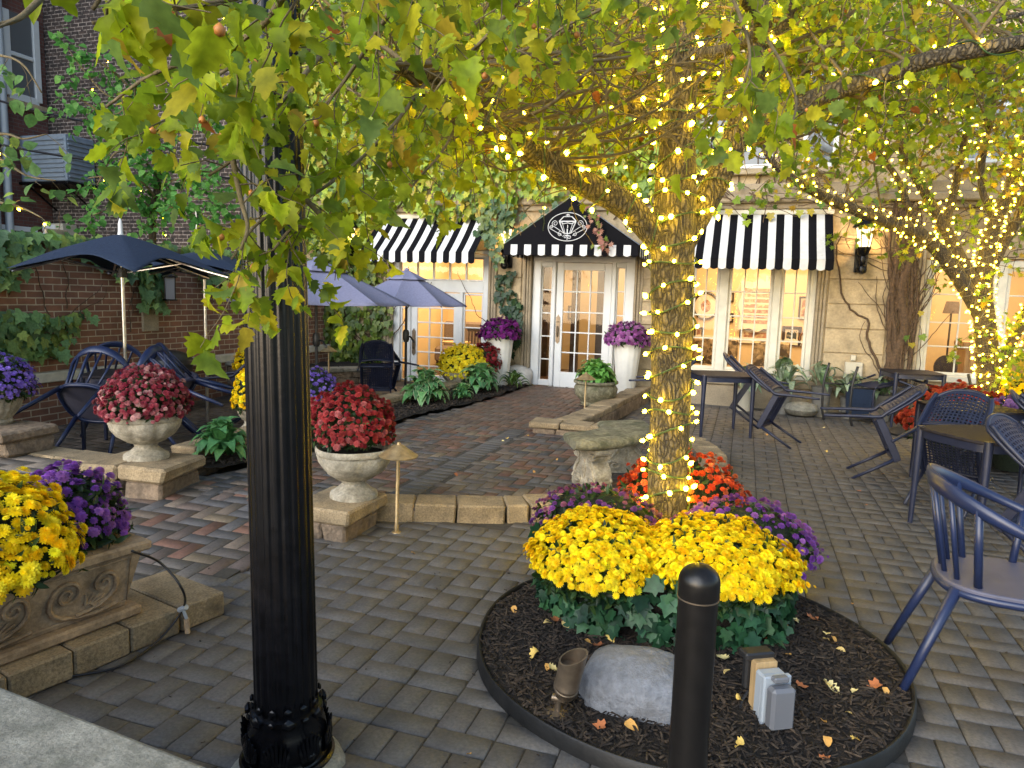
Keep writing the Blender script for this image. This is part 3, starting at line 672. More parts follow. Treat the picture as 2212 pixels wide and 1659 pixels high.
# rooms behind the glass
mb = MB(); yb = 15.2
mb.box((-6.6,yb,-.1), (5.2,yb+.1,3)); 
for x in (-6.6,-4.05,-1.35,1.9,5.2): mb.box((x-.05,Y0+D_+.01,-.1), (x+.05,yb,3))
mb.box((-6.6,Y0+D_+.01,2.85), (5.2,yb,2.95)); mb.build('interior_wall', mt['iwall'], t)
mb = MB(); mb.box((-6.55,Y0+D_+.01,-.1), (5.15,yb,.02)); mb.build('interior_floor', mt['ifloor'], t)
mb = MB(); mb.bbox((-1.25,yb-.05,.78), (1.85,yb-.001,.9), .01); mb.bbox((-6.5,yb-.05,.8), (-4.1,yb-.001,.88), .01)
mb.build('dado_rail', mt['cream'], t)
mb = MB()
for x in (-3.85,-3.25,-2.75,-2.0): mb.box((x,13.6,.02), (x+.14,13.75,2.84))
for z in (.62,.9): mb.box((-2.75,13.62,z), (-1.45,13.7,z+.06))
for x in (-2.4,-2.15,-1.8,-1.55): mb.box((x,13.63,.02), (x+.05,13.69,.9))
mb.build('interior_joinery', mt['darkwood'], t)
# ceiling lights of the rooms (the photo shows the rooms lit)
def area(name, loc, e, sx, sy, col=(1,.72,.4)):
    l = bpy.data.lights.new(name, 'AREA'); l.shape = 'RECTANGLE'; l.size = sx; l.size_y = sy; l.energy = e; l.color = col
    o = bpy.data.objects.new(name, l); C.objects.link(o); o.location = loc
for x, w, e in ((-5.3,1.6,58),(-2.7,1.6,28),(.25,2.2,62),(3.5,2.2,42)): area('room_light', (x,13.4,2.8), e, w, 2.2)
# ------------------------------------------------------------------ AWNINGS
def awning(x0, x1, zt, zf, zv, pr, label, w=.108):
    t = thing('striped_awning', label, 'awning', group='striped window awnings')
    n = int(round((x1-x0)/w)); n += (n+1) % 2; w = (x1-x0)/n; mb = MB(); yt, yf = Y0-.035, Y0-pr
    for i in range(n):
        a, b = x0+i*w, x0+(i+1)*w
        mb.grid(lambda u, v: (a+(b-a)*u, yt+(yf-yt)*v, zt+(zf-zt)*v-.025*math.sin(PI*v)), 1, 6, i % 2)
    mb.build('canopy', [mt['black'], mt['whitecan']], t, solid=.006)
    mb = MB()
    for i in range(n):
        a, b = x0+i*w, x0+(i+1)*w
        mb.grid(lambda u, v: (a+(b-a)*u, yf-.006-.008*math.sin(5*(a+(b-a)*u))*v, zf+(zv-zf)*v-(.022*math.sin(PI*u)*v)), 6, 3, i % 2)
    mb.build('valance', [mt['black'], mt['whitecan']], t, solid=.004)
    mb = MB(); mb.tube([(x0,yf+.012,zf-.012),(x1,yf+.012,zf-.012)], .012, 6)
    for x in (x0+.012, x1-.012): mb.tube([(x,yt,zf-.012),(x,yf+.012,zf-.012)], .012, 6); mb.tube([(x,yt,zt-.03),(x,yf+.012,zf-.025)], .01, 6)
    mb.build('frame', mt['steel'], t)
    mb = MB(); mb.bbox((x0-.02,Y0-.07,zt-.02), (x1+.02,Y0-.002,zt+.05), .01); mb.build('head_board', mt['cream'], t)
awning(-6.27, -4.2, 2.9, 2.27, 2.11, .72, 'black and white striped awning over the french doors on the left')
awning(-.98, 1.1, 2.93, 2.22, 2.09, .72, 'black and white striped awning over the right hand window')
t = thing('entrance_canopy', 'black gabled entrance canopy with white lantern emblem over the front door', 'canopy')
ca0, ca1, cz, cap, cyf = -3.57, -1.53, 2.37, 3.06, 10.4; cxm = (ca0+ca1)/2
mb = MB()
for xa in (ca0, ca1): mb.grid(lambda u, v: (xa+(cxm-xa)*u, cyf+(Y0-cyf)*v, cz+(cap-cz)*u-.012*math.sin(PI*u)), 6, 6)
mb.build('canopy_roof', mt['black'], t, solid=.006)
mb = MB(); mb.add([(ca0,cyf+.004,cz),(ca1,cyf+.004,cz),(cxm,cyf+.004,cap)], [(0,1,2)]); mb.build('gable', mt['black'], t, solid=.005)
mb = MB(); n = 19; w = (ca1-ca0)/n
for i in range(n):
    a, b = ca0+i*w, ca0+(i+1)*w
    mb.grid(lambda u, v: (a+(b-a)*u, cyf-.006-.012*math.sin(7*(a+(b-a)*u))*v, cz-.145*v-.02*math.sin(PI*u)*v), 6, 3, i % 2)
n = 10; w = (Y0-cyf)/n
for i in range(n):
    a, b = cyf+i*w, cyf+(i+1)*w
    for xx in (ca0-.006, ca1+.006): mb.grid(lambda u, v: (xx, a+(b-a)*u, cz-.145*v-.02*math.sin(PI*u)*v), 5, 2, i % 2)
mb.build('valance', [mt['black'], mt['whitecan']], t, solid=.004)
mb = MB(); mb.tube([(cxm,cyf-.01,cap+.01),(ca1+.01,cyf-.01,cz+.005)], .007, 6); mb.tube([(cxm,cyf-.01,cap+.01),(ca0-.01,cyf-.01,cz+.005)], .004, 6)
mb.build('edge_piping', mt['steel'], t)
# emblem: oval, street lantern with candle, scrolls
mb = MB(); ex, ez, ey = -2.59, 2.63, cyf-.006
def EP(x, z): return (ex+x, ey, ez+z)
def line(pts, r=.007, closed=False): mb.tube([EP(*p) for p in pts], r*.68, 5, closed=closed)
line([(.295*math.cos(2*PI*k/48), .205*math.sin(2*PI*k/48)) for k in range(48)], .008, True)
def spiral(cx, cz_, r, a0, turns, sgn, tail=None):
    p = [(cx+r*(1-k/26*.85)*math.cos(a0+sgn*2*PI*turns*k/26), cz_+r*(1-k/26*.85)*math.sin(a0+sgn*2*PI*turns*k/26)) for k in range(27)]
    line((tail or [])+p, .0065)
for s in (-1, 1):
    spiral(s*.19, .05, .052, -PI/2, 1.6, s, [(s*.06,-.09),(s*.1,-.06)])
    spiral(s*.245, -.005, .03, -PI/2, 1.5, s, [(s*.08,-.125),(s*.16,-.08)])
    spiral(s*.11, -.105, .035, PI*.5, 1.2, -s)
    spiral(s*.035, -.145, .03, PI, 1.2, s)
    line([(s*.125,.075),(s*.05,-.095)], .012); line([(s*.085,.075),(s*.035,-.09)], .006); line([(s*.13,.08),(s*.06,.15)], .012)
line([(-.13,.08),(.13,.08)], .013); line([(-.058,.148),(.058,.148)], .009); line([(-.045,-.095),(.045,-.095)], .01)
line([(-.03,.165),(0,.185),(.03,.165)], .009); line([(0,.15),(0,.18)], .012); line([(0,-.09),(0,-.03)], .014); line([(0,-.02),(.006,.0),(0,.03)], .007)
line([(-.11,.065),(-.06,.045),(0,.058),(.06,.045),(.11,.065)], .009); line([(0,-.1),(0,-.19)], .008); line([(-.03,-.125),(.03,-.125)], .01)
mb.build('lantern_emblem', mt['whitecan'], t)
# ------------------------------------------------------------------ WALL LANTERNS
def lantern(x, z, label, lit=True, rz=0, y=Y0-.05, sc=1):
    t = thing('wall_lantern', label, 'lantern', (x, y, z), rz, group='lit black wall lanterns'); d = -.17
    mb = MB(); mb.bbox((-.085,-.025,-.42), (.085,0,.02), .01); mb.bbox((-.065,-.04,-.38), (.065,-.02,.0), .01); mb.build('backplate', mt['iron'], t)
    mb = MB(); mb.tube(sm([(0,-.02,-.3),(0,-.12,-.33),(0,d,-.22),(0,d,-.1)]), .022, 8)
    mb.lathe([(.02,-.45),(.055,-.43),(.068,-.385),(.055,-.345),(.03,-.33),(.045,-.3),(.05,-.24),(.04,-.2),(.07,-.17),(.085,-.12),(.10,-.09),(.10,-.07)], 16, (0,d,0)); mb.build('bracket', mt['iron'], t, smooth=40)
    mb = MB(); q = 6
    mb.lathe([(.082,-.07),(.118,.2)], q, (0,d,0), cap=False); g = mb.build('glass', mt['lantern'] if lit else mt['clear'], t)
    mb = MB()
    for j in range(q):
        a = 2*PI*j/q; mb.tube([(.083*math.cos(a),d+.083*math.sin(a),-.075),(.12*math.cos(a),d+.12*math.sin(a),.205)], .007, 5)
    mb.lathe([(.13,.195),(.13,.215)], q, (0,d,0)); mb.build('cage', mt['iron'], t)
    if lit:
        l = bpy.data.lights.new('lantern_lamp', 'POINT'); l.energy = 9; l.shadow_soft_size = .03; l.color = (1, .6, .22)
        lo = bpy.data.objects.new('lantern_lamp', l); C.objects.link(lo); lo.parent = t; lo.location = (0, d, .04)
    mb = MB(); mb.lathe([(.02,.2),(.165,.2),(.168,.215),(.13,.25),(.085,.31),(.06,.37),(.045,.42),(.02,.44),(.012,.47),(.0,.48)], 18, (0,d,0)); mb.build('roof', mt['iron'], t, smooth=40)
lantern(-6.78, 2.5, 'lit black lantern left of the striped awning over the french doors')
lantern(-3.86, 2.48, 'lit black lantern half hidden by the black entrance canopy')
lantern(1.52, 2.5, 'lit black lantern on bare stone right of the right hand awning')
# ------------------------------------------------------------------ INSIDE THE ROOMS
def frame_pic(x, z, w, h, label, fm='darkwood', pm='print', oval=False, fw=.035, name='framed_picture', y=15.19, mat_w=0):
    t = thing(name, label, 'picture', (x, y, z))
    mb = MB()
    if oval:
        n = 40; mb.tube([(w/2*math.cos(2*PI*k/n), -.02, h/2*math.sin(2*PI*k/n)) for k in range(n)], fw/2, 6, closed=True); mb.build('frame', mt[fm], t)
        mb = MB(); mb.ext([(w/2*math.cos(2*PI*k/n), h/2*math.sin(2*PI*k/n)) for k in range(n)], 0, .01, 0, Matrix.Rotation(PI/2, 4, 'X')); mb.build('print', mt['paper'], t)
        mb = MB(); mb.ext([(.2*w*math.cos(2*PI*k/n), .24*h*math.sin(2*PI*k/n)) for k in range(n)], .011, .014, 0, Matrix.Rotation(PI/2, 4, 'X')); mb.build('portrait', mt['print'], t)
        return t
    for a, b in (((-w/2,-.04,-h/2),(-w/2+fw,0,h/2)),((w/2-fw,-.04,-h/2),(w/2,0,h/2)),((-w/2+fw,-.039,-h/2),(w/2-fw,-.001,-h/2+fw)),((-w/2+fw,-.039,h/2-fw),(w/2-fw,-.001,h/2))): mb.bbox(a, b, .008)
    mb.build('frame', mt[fm], t)
    mb = MB(); mb.box((-w/2+fw,-.015,-h/2+fw), (w/2-fw,-.004,h/2-fw)); mb.build('mount', mt['paper'], t)
    mw = mat_w or .02; mb = MB(); mb.box((-w/2+fw+mw,-.02,-h/2+fw+mw), (w/2-fw-mw,-.016,h/2-fw-mw)); mb.build('print', mt[pm], t)
    return t
mt['chalk'] = M('chalkboard', (.035,.045,.045), .7, ns=6, na=.3); mt['giltf'] = M('carved_gilt_frame', (.2,.09,.03), .4, ns=20, na=.4, bs=30, bst=.8)
# position of things seen on the back wall of the right room: line of sight from the camera to y=15.2
def bw(px, py, y=15.19):
    r, f = ray(px, py); p = Vector((0,0,CH))+r*(y/r.y); return p.x, p.z
def pic(px0, py0, px1, py1, label, **k):
    xa, za = bw(px0, py0); xb, zb = bw(px1, py1); return frame_pic((xa+xb)/2, (za+zb)/2, abs(xb-xa), abs(za-zb), label, **k)
pic(1603, 617, 1673, 702, 'large ornate gilt frame with a cream scalloped menu board', fm='giltf', pm='paper', fw=.1)
xa, za = bw(1638, 660)
t = thing('menu_board', 'cream scalloped board of brown stripes inside the gilt frame', 'board', (xa, 15.11, za))
mb = MB(); pts = []
for k in range(64):
    a = 2*PI*k/64; r = 1+.06*math.cos(8*a); m_ = max(abs(math.cos(a)), abs(math.sin(a)))**.75; pts.append((.36*r*math.cos(a)/m_, .5*r*math.sin(a)/m_))
mb.ext(pts, 0, .02, 0, Matrix.Rotation(PI/2, 4, 'X')); mb.build('board', mt['paper'], t)
for k in range(7):
    mb = MB(); mb.box((-.27,-.026,-.36+k*.105), (.27,-.021,-.29+k*.105)); mb.build('stripe', mt['print'], t)
pic(1598, 708, 1672, 742, 'wide black framed print below the gilt frame', mat_w=.05)
t = pic(1690, 704, 1729, 748, 'black framed chalk sign reading HAIR OF THE DOG', pm='chalk', fw=.06, mat_w=.03, name='framed_sign')
def text(parent, s, size, loc, mat, name='lettering'):
    cu = bpy.data.curves.new(name, 'FONT'); cu.body = s; cu.size = size; cu.extrude = .002; cu.align_x = 'CENTER'; cu.align_y = 'CENTER'
    o = bpy.data.objects.new(name, cu); C.objects.link(o); bpy.context.view_layer.update()
    me = bpy.data.meshes.new_from_object(o.evaluated_get(bpy.context.evaluated_depsgraph_get())); bpy.data.objects.remove(o); me.name = name
    me.materials.clear(); me.materials.append(mat); q = finish(name, me, parent); q.location = loc; q.rotation_euler = (PI/2, 0, 0); return q
text(t, 'HAIR', .13, (-.05,-.024,.1), mt['paper']); text(t, 'OF', .055, (.13,-.024,.07), mt['paper']); text(t, 'THE', .06, (-.03,-.024,.0), mt['paper']); text(t, 'DOG', .13, (.04,-.024,-.1), mt['paper'])
pic(1500, 632, 1550, 690, 'oval framed portrait seen through the window beside the lit trunk', oval=True, fw=.05)
pic(1575, 632, 1585, 653, 'small black frame left of the gilt frame'); pic(1573, 676, 1584, 697, 'small black frame low left of the gilt frame')
pic(1500, 706, 1518, 742, 'small dark frame low beside the lit trunk'); pic(1655, 595, 1668, 612, 'small pale frame above the gilt frame', fm='cream')
pic(1727, 640, 1745, 690, 'tall dark frame at the right end of the window'); pic(1728, 716, 1750, 748, 'round gold frame at the right edge of the window', oval=True, fm='giltf', fw=.05)
pic(938, 655, 963, 705, 'dark framed picture behind the french doors'); pic(1178, 640, 1190, 664, 'small black frame behind the entrance sidelight')
pic(1228, 660, 1246, 690, 'small warm print behind the entrance door')
def sofa(x0, x1, y, h, label, mat='sofa'):
    t = thing('sofa', label, 'sofa', ((x0+x1)/2, y, .02)); w = (x1-x0)/2
    mb = MB(); mb.bbox((-w,-.3,.12), (w,.3,.45), .05); mb.build('seat', mt[mat], t)
    mb = MB(); mb.bbox((-w,.2,.3), (w,.38,h), .07); mb.build('backrest', mt[mat], t)
    for x in (-w+.06, w-.06):
        mb = MB(); mb.bbox((x-.03,-.25,0), (x+.03,-.19,.12), .005); mb.build('leg', mt['darkwood'], t)
sofa(-6.3, -4.75, 14.2, .98, 'taupe buttoned sofa behind the french doors')
mt['floral'] = M('floral_upholstery', (.3,.22,.12), .9, ns=14, na=.7, dirt=((.07,.05,.03), 9, .5, .56))
sofa(-.9, -.1, 13.2, .93, 'floral sofa behind the right window, nearest the lit trunk', 'floral'); sofa(.15, .8, 13.3, .9, 'floral armchair behind the right end of the window', 'floral')
t = thing('side_table', 'small round table behind the french doors', 'table', (-5.5,13.2,.02))
mb = MB(); mb.lathe([(0,.6),(.3,.6),(.3,.63),(0,.63)], 24, cap=False); mb.build('table_top', mt['wood'], t)
mb = MB(); mb.lathe([(.2,0),(.03,.03),(.03,.6)], 14); mb.build('pedestal', mt['darkwood'], t)
t = thing('slat_back_chair', 'dark slat back chair behind the french doors', 'chair', (-5.05,13.0,.02))
mb = MB(); mb.bbox((-.2,-.2,.43), (.2,.2,.47), .01); mb.build('seat', mt['wood'], t)
mb = MB(); mb.bbox((-.2,.17,.85), (.2,.2,.92), .006)
for k in range(6): mb.bbox((-.18+k*.065,.178,.46), (-.155+k*.065,.195,.86), .004)
mb.build('backrest', mt['darkwood'], t)
for sx in (-1,1):
    for sy in (-1,1):
        mb = MB(); mb.bbox((sx*.18-.018,sy*.18-.018,0), (sx*.18+.018,sy*.18+.018,.43), .004); mb.build('leg', mt['darkwood'], t)
t = thing('wooden_cabinet', 'pale wooden cabinet behind the far right window', 'cabinet', (3.9,13.4,.02))
mb = MB(); mb.bbox((-.5,-.25,0), (.5,.25,.98), .01); mb.build('carcass', mt['wood'], t)
mb = MB(); mb.bbox((-.55,-.3,.98), (.55,.28,1.06), .01); mb.build('cabinet_top', mt['wood'], t)
for x in (-.24,.24):
    mb = MB(); mb.bbox((x-.2,-.27,.1), (x+.2,-.25,.88), .008); mb.build('door', mt['wood'], t)
t = thing('floor_lamp', 'tall dark standing lamp behind the far right window', 'lamp', (3.25,13.6,.02))
mb = MB(); mb.lathe([(.16,0),(.15,.02),(.015,.04),(.015,1.5)], 14); mb.build('stand', mt['darkwood'], t)
mb = MB(); mb.lathe([(.13,1.5),(.09,1.7)], 18, cap=False); mb.build('lamp_shade', mt['sofa'], t)
t = thing('dining_chair', 'dark round backed chair behind the far right window', 'chair', (3.1,12.8,.02))
mb = MB(); mb.lathe([(0,.44),(.21,.44),(.21,.48),(0,.48)], 20, cap=False); mb.build('seat', mt['darkwood'], t)
mb = MB(); mb.ext([(.17*math.cos(a*PI/10), .2*math.sin(a*PI/10)) for a in range(20)], 0, .03, 0, Matrix.Translation((0,.2,.64)) @ Matrix.Rotation(PI/2, 4, 'X')); mb.build('backrest', mt['darkwood'], t)
for sx in (-1,1):
    for sy in (-1,1):
        mb = MB(); mb.tube([(sx*.14,sy*.14,.45),(sx*.17,sy*.17,0)], .014, 6); mb.build('leg', mt['darkwood'], t)
# ------------------------------------------------------------------ LEFT GARDEN WALL AND BUILDINGS BEHIND
t = thing('brick_wall', 'brown brick garden wall with a pale stone ledge on the left', 'wall')
mb = MB(); mb.box((-7.65,1.0,-.1), (-7.352,Y0-.002,2.02)); mb.build('wall', mt['redbrick'], t)
mb = MB(); mb.box((-7.36,1.0,-.1), (-7.24,8.9,.5)); mb.box((-7.36,8.9,-.1), (-7.24,Y0-.16,.5)); mb.build('wall_base', mt['redbrick'], t)
mb = MB(); mb.bbox((-7.35,1.0,.502), (-7.2,Y0-.16,.61), .008); mb.build('ledge', M('pale_ledge_stone', (.55,.5,.38), .85, ns=8, na=.2, bs=40, bst=.3), t)
mb = MB(); mb.bbox((-7.7,1.0,2.022), (-7.3,Y0-.01,2.1), .01); mb.build('cap_course', mt['stone2'], t)
mb = MB()
for py, pz in ((6.05,2.02),(7.32,1.16)): mb.bbox((-7.36,py-.13,pz-.16), (-7.325,py+.13,pz+.16), .006)
mb.build('stone_block', mt['stone2'], t)
t = thing('wall_lantern', 'unlit black lantern among ivy on the brown brick wall', 'lantern', (-7.35,7.5,1.62))
mb = MB(); mb.bbox((0,-.05,-.05), (.02,.05,.16), .005); mb.tube(sm([(.01,0,.1),(.08,0,.24),(.16,0,.22),(.17,0,.16)]), .01, 6); mb.build('bracket', mt['iron'], t)
mb = MB(); mb.lathe([(.08,-.2),(.085,.08)], 4, (.17,0,0), cap=False); mb.build('glass', mt['clear'], t)
mb = MB(); mb.lathe([(.1,.08),(.1,.1),(.03,.17),(0,.18)], 12, (.17,0,0)); mb.lathe([(.09,-.22),(.09,-.2)], 12, (.17,0,0))
for a in range(4): mb.tube([(.17+.085*math.cos(a*PI/2),.085*math.sin(a*PI/2),-.2),(.17+.088*math.cos(a*PI/2),.088*math.sin(a*PI/2),.09)], .008, 5)
mb.build('cage', mt['iron'], t)
t = thing('brick_building', 'blackened brick rear wall of the tall building at upper left', 'building')
mb = MB(); mb.box((-18,11.8,-.1), (-8.92,13,10)); mb.build('wall', mt['darkbrick'], t)
mb = MB(); mb.tube([(-10.55,11.76,.2),(-10.55,11.76,3.2)], .02, 6); mb.build('conduit', mt['steel'], t)
t = thing('brick_building', 'red brick side wall with a white framed window at far left', 'building')
mb = MB(); mb.box((-18,2,-.1), (-14.4,11.79,10)); mb.build('wall', mt['redbrick2'], t)
za = 5.3; zb2 = 6.95
mb = MB(); X = -14.4
for y in (10.95, 11.58): mb.bbox((X-.02,y-.07,za), (X+.06,y+.07,zb2), .01)
mb.bbox((X-.02,10.95,za-.06), (X+.055,11.58,za+.08), .01); mb.bbox((X-.02,10.95,6.1), (X+.05,11.58,6.18), .01); wn = mb.build('window', mt['white'], t)
mb = MB(); mb.box((X-.01,11.0,za+.07), (X+.012,11.53,zb2)); mb.build('pane', M('blind_pane', (.11,.12,.13), .12, spec=.7), wn)
mb = MB(); mb.bbox((X-.02,10.8,za-.22), (X+.12,11.7,za-.065), .012); mb.build('sill', mt['stone'], wn)
mb = MB(); mb.bbox((X-.02,10.5,1.5), (X+.05,11.4,2.72), .01); wn = mb.build('window', mt['white'], t)
mb = MB(); mb.box((X-.01,10.58,1.55), (X+.056,11.32,2.62)); mb.build('pane', M('dark_glass', (.03,.035,.035), .1), wn)
for yy in (10.5, 10.76):
    mb = MB(); mb.tube([(X+.09,yy,0),(X+.09,yy,9.5)], .075, 10); d = mb.build('downpipe', mt['greypl'], t, smooth=60)
t = thing('air_conditioner', 'grey slatted air conditioning unit hung on the brick corner', 'air conditioner', (-13.75,11.45,3.62))
mb = MB(); mb.bbox((-.62,-.35,0), (.62,.33,.92), .02); mb.build('casing', mt['acgrey'], t)
mb = MB()
for k in range(9): mb.bbox((-.3,-.375,.08+k*.09), (.58,-.345,.115+k*.09), .004); mb.bbox((.615,-.3,.08+k*.09), (.645,.28,.115+k*.09), .004)
mb.build('grille', mt['acgrey'], t)
mb = MB(); mb.bbox((-.66,-.38,-.06), (.66,.33,-.002), .01); mb.tube([(-.5,-.3,-.06),(-.5,.33,-.5)], .02, 6); mb.tube([(.5,-.3,-.06),(.5,.33,-.5)], .02, 6); mb.build('bracket', mt['iron'], t)
mb = MB(); mb.bbox((-.95,-.3,-.1), (-.64,-.05,.25), .01); mb.build('isolator_box', mt['greypl'], t)
t = thing('utility_box', 'pale grey utility box under the air conditioner on dark brick', 'box', (-14.0,11.6,2.62))
mb = MB(); mb.bbox((-.28,-.16,-.2), (.28,.2,.2), .02); mb.build('casing', mt['terrapot'], t)
mb = MB(); mb.bbox((-.25,-.18,-.17), (.1,-.162,.17), .006); mb.build('cover', mt['white'], t)
t = thing('overhead_cable', 'black overhead cables sagging across the brick buildings at upper left', 'cable')
for z0, z1 in ((5.3,4.3),(4.4,3.8)):
    mb = MB(); mb.tube(sm([(-14.3,8.3,z0),(-12,9.5,(z0+z1)/2-.25),(-9,11.6,z1-.2)]), .022, 6); mb.build('cable', mt['hose'], t)
# ------------------------------------------------------------------ LAMP POST, BOLLARD
pb_ = G(622, 1640, 0)
t = thing('lamp_post', 'tall black fluted cast iron lamp post in the left foreground', 'lamp post', (pb_.x, pb_.y, 0)); t.rotation_euler = (0, -.018, 0)
mb = MB(); n = 200
def flute(an, z): return 1-.055*abs(math.sin(an*8))**.6 if True else 1
mb.lathe([(.104,.17),(.104,.22),(.1015,.8),(.098,1.6),(.094,2.4),(.09,3.4),(.088,4.2)], n, fn=lambda an, z: 1-.045*max(0, math.cos(an*20))**.7)
mb.build('shaft', mt['iron'], t, smooth=60)
mb = MB(); mb.lathe([(.135,-.02),(.137,.0),(.14,.015),(.133,.035),(.125,.045),(.128,.06),(.132,.1),(.127,.14),(.116,.165),(.119,.18),(.118,.2),(.105,.205)], 48)
for k in range(14):       # bead ring and acanthus leaves of the cast base
    a = 2*PI*k/14; Mx = Matrix.Rotation(a, 4, 'Z'); v_, f_ = BULB
    for rr, zz, sz in ((.126,.196,.021 if k % 2 == 0 else .012),(.113,.232,.013)): mb.add([Mx @ Vector((rr+x*sz*.6, y*sz*1.25, zz+z*sz*.85)) for x, y, z in v_], f_)
for k in range(8):
    Mx = Matrix.Rotation(2*PI*(k+.5)/8, 4, 'Z')
    for q in range(-3, 4):
        lean = q*.1; top = .165-.014*abs(q); mb.tube([Mx @ (Matrix.Rotation(lean*(.3+zz*5.2), 4, 'Z') @ Vector((rr+.006-.001*abs(q), 0, zz))) for rr, zz in ((.126,.04),(.136,.07),(.139,.1),(.137,top*.85),(.143,top))], [.003,.0075,.0075,.007,.003], 5)
    mb.add([Mx @ Vector((.143+x*.01, y*.02, .075+z*.014)) for x, y, z in BULB[0]], BULB[1])
mb.tube([(.146*math.cos(2*PI*k/48), .146*math.sin(2*PI*k/48), .025) for k in range(48)], .012, 7, closed=True)
mb.build('base_collar', mt['iron'], t, smooth=50)
mb = MB(); mb.lathe([(.19,-.03),(.185,.0),(.165,.02),(.13,.025)], 28, fn=lambda a, z: 1+.06*math.sin(a*3+1)+.03*math.sin(a*7)); mb.build('mortar_footing', mt['slab'], t, smooth=60)
mb = MB(); mb.lathe([(.088,4.2),(.13,4.22),(.13,4.28),(.05,4.34),(.06,4.4),(.14,4.5),(.2,4.9),(.21,4.92),(.1,5.05),(.03,5.15),(0,5.2)], 20); mb.build('lantern_head', mt['iron'], t, smooth=40)
bp_ = P(1513, 1218, 1.86)
t = thing('bollard', 'black round topped metal bollard in front of the tree bed', 'bollard', (bp_.x, bp_.y, 0)); r = .0555
mb = MB(); mb.lathe([(r*1.0,0),(r,bp_.z-.098),(r*1.0,bp_.z-.094)], 36, sx=.97); mb.build('post', mt['bollard'], t, smooth=50)
h = bp_.z
mb = MB(); mb.lathe([(r*.985,h-.0935),(r*1.015,h-.088),(r*1.015,h-.05)]+[(r*1.015*math.cos(a*PI/16), h-.05+.05*math.sin(a*PI/16)) for a in range(1, 9)], 36); mb.build('cap', mt['bollard'], t, smooth=50)
mb = MB(); mb.tube([(r*1.0*math.cos(2*PI*k/36), r*1.0*math.sin(2*PI*k/36), h-.094) for k in range(36)], .0022, 5, closed=True); mb.build('seam_ring', mt['bronze2'], t)
# ------------------------------------------------------------------ FLOWERS
YEL = [(.92,.66,.004),(.94,.72,.008),(.9,.58,.004),(.94,.78,.02)]
YEL2 = [(.9,.74,.03),(.9,.8,.06),(.85,.66,.02)]
PUR = [(.22,.07,.38),(.28,.09,.42),(.17,.05,.3),(.33,.13,.42)]
LIL = [(.2,.12,.5),(.26,.16,.56),(.3,.2,.6),(.16,.09,.42)]
CRI = [(.27,.02,.025),(.33,.035,.035),(.2,.012,.02),(.38,.06,.06)]
DUS = [(.3,.04,.06),(.36,.07,.09),(.24,.02,.04),(.42,.14,.15)]
ORA = [(.5,.06,.015),(.42,.04,.012),(.56,.1,.03),(.6,.16,.06)]
MAG = [(.2,.02,.2),(.26,.035,.25),(.15,.012,.15)]
PNK = [(.38,.12,.36),(.45,.2,.42),(.3,.08,.3)]
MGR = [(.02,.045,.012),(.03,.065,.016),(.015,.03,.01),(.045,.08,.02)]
def dome(n, rx, ry, h, amax=1.75):
    k = np.arange(n)+.5; ph = np.arccos(1-(1-math.cos(amax))*k/n); th = PI*(1+5**.5)*k
    d = np.stack([np.sin(ph)*np.cos(th), np.sin(ph)*np.sin(th), np.cos(ph)], -1); d = nrm(d+rng.normal(0, .05, d.shape))
    return d, np.array([rx, ry, h])
def mum(label, c, rx, ry, h, n, fs, pal, tm, group=None, gap=.0, amax=1.75, leaf=.045, nl=None, base=.35, pale=None, cat='flowers'):
    """a rounded chrysanthemum: dome of blossoms over a leafy body. c = centre of the dome base"""
    t = thing('chrysanthemum', label, cat, c, group=group)
    d, s = dome(n, rx, ry, h, amax)
    lump = np.array([1+.13*mnoise.noise(Vector(q)*2.2+Vector(c)*5)+.07*mnoise.noise(Vector(q)*6+Vector(c)*3) for q in d])[:, None]
    stray = rng.random(len(d)) < .03; lump[stray] *= 1.08
    keep = np.array([mnoise.noise(Vector(q)*4.2+Vector(c)*9) > -.5+gap for q in d])
    if rng.random() < 2: d, lump = d[keep], lump[keep]
    p = d*s*lump*(1+rng.normal(0, .035, (len(d), 1))); nn = nrm(d/s+rng.normal(0, .25/max(s), d.shape)+np.array([0,0,.5/max(s)]))
    col = pick(pal, len(d), .2)
    if pale is not None: q = rng.random(len(d)) < .1; col[q] = pale
    f = inst('blossoms', tm, p, frame_up(nn), fs*rng.choice([.45,.8,.95,1.05,1.2], len(d))*rng.uniform(.85, 1.1, len(d)), col, mt['petal'], t)
    nl = nl or int(n*1.6)
    d, s = dome(nl, rx*.95, ry*.95, h*.92, 2.1)
    p = d*s*rng.uniform(.72, 1.0, (nl, 1)); p[:, 2] = np.maximum(p[:, 2], -base*h)
    nn = nrm(d+rng.normal(0, .4, d.shape)); al = nrm(np.cross(nn, rng.normal(size=d.shape))+nn*.6+np.array([0,0,.2]))
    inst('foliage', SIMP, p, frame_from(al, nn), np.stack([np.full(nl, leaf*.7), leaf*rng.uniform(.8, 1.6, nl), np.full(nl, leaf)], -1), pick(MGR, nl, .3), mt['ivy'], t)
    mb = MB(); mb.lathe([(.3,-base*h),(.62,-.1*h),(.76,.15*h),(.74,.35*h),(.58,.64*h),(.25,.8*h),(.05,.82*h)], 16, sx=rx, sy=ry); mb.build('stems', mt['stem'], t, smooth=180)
    return t
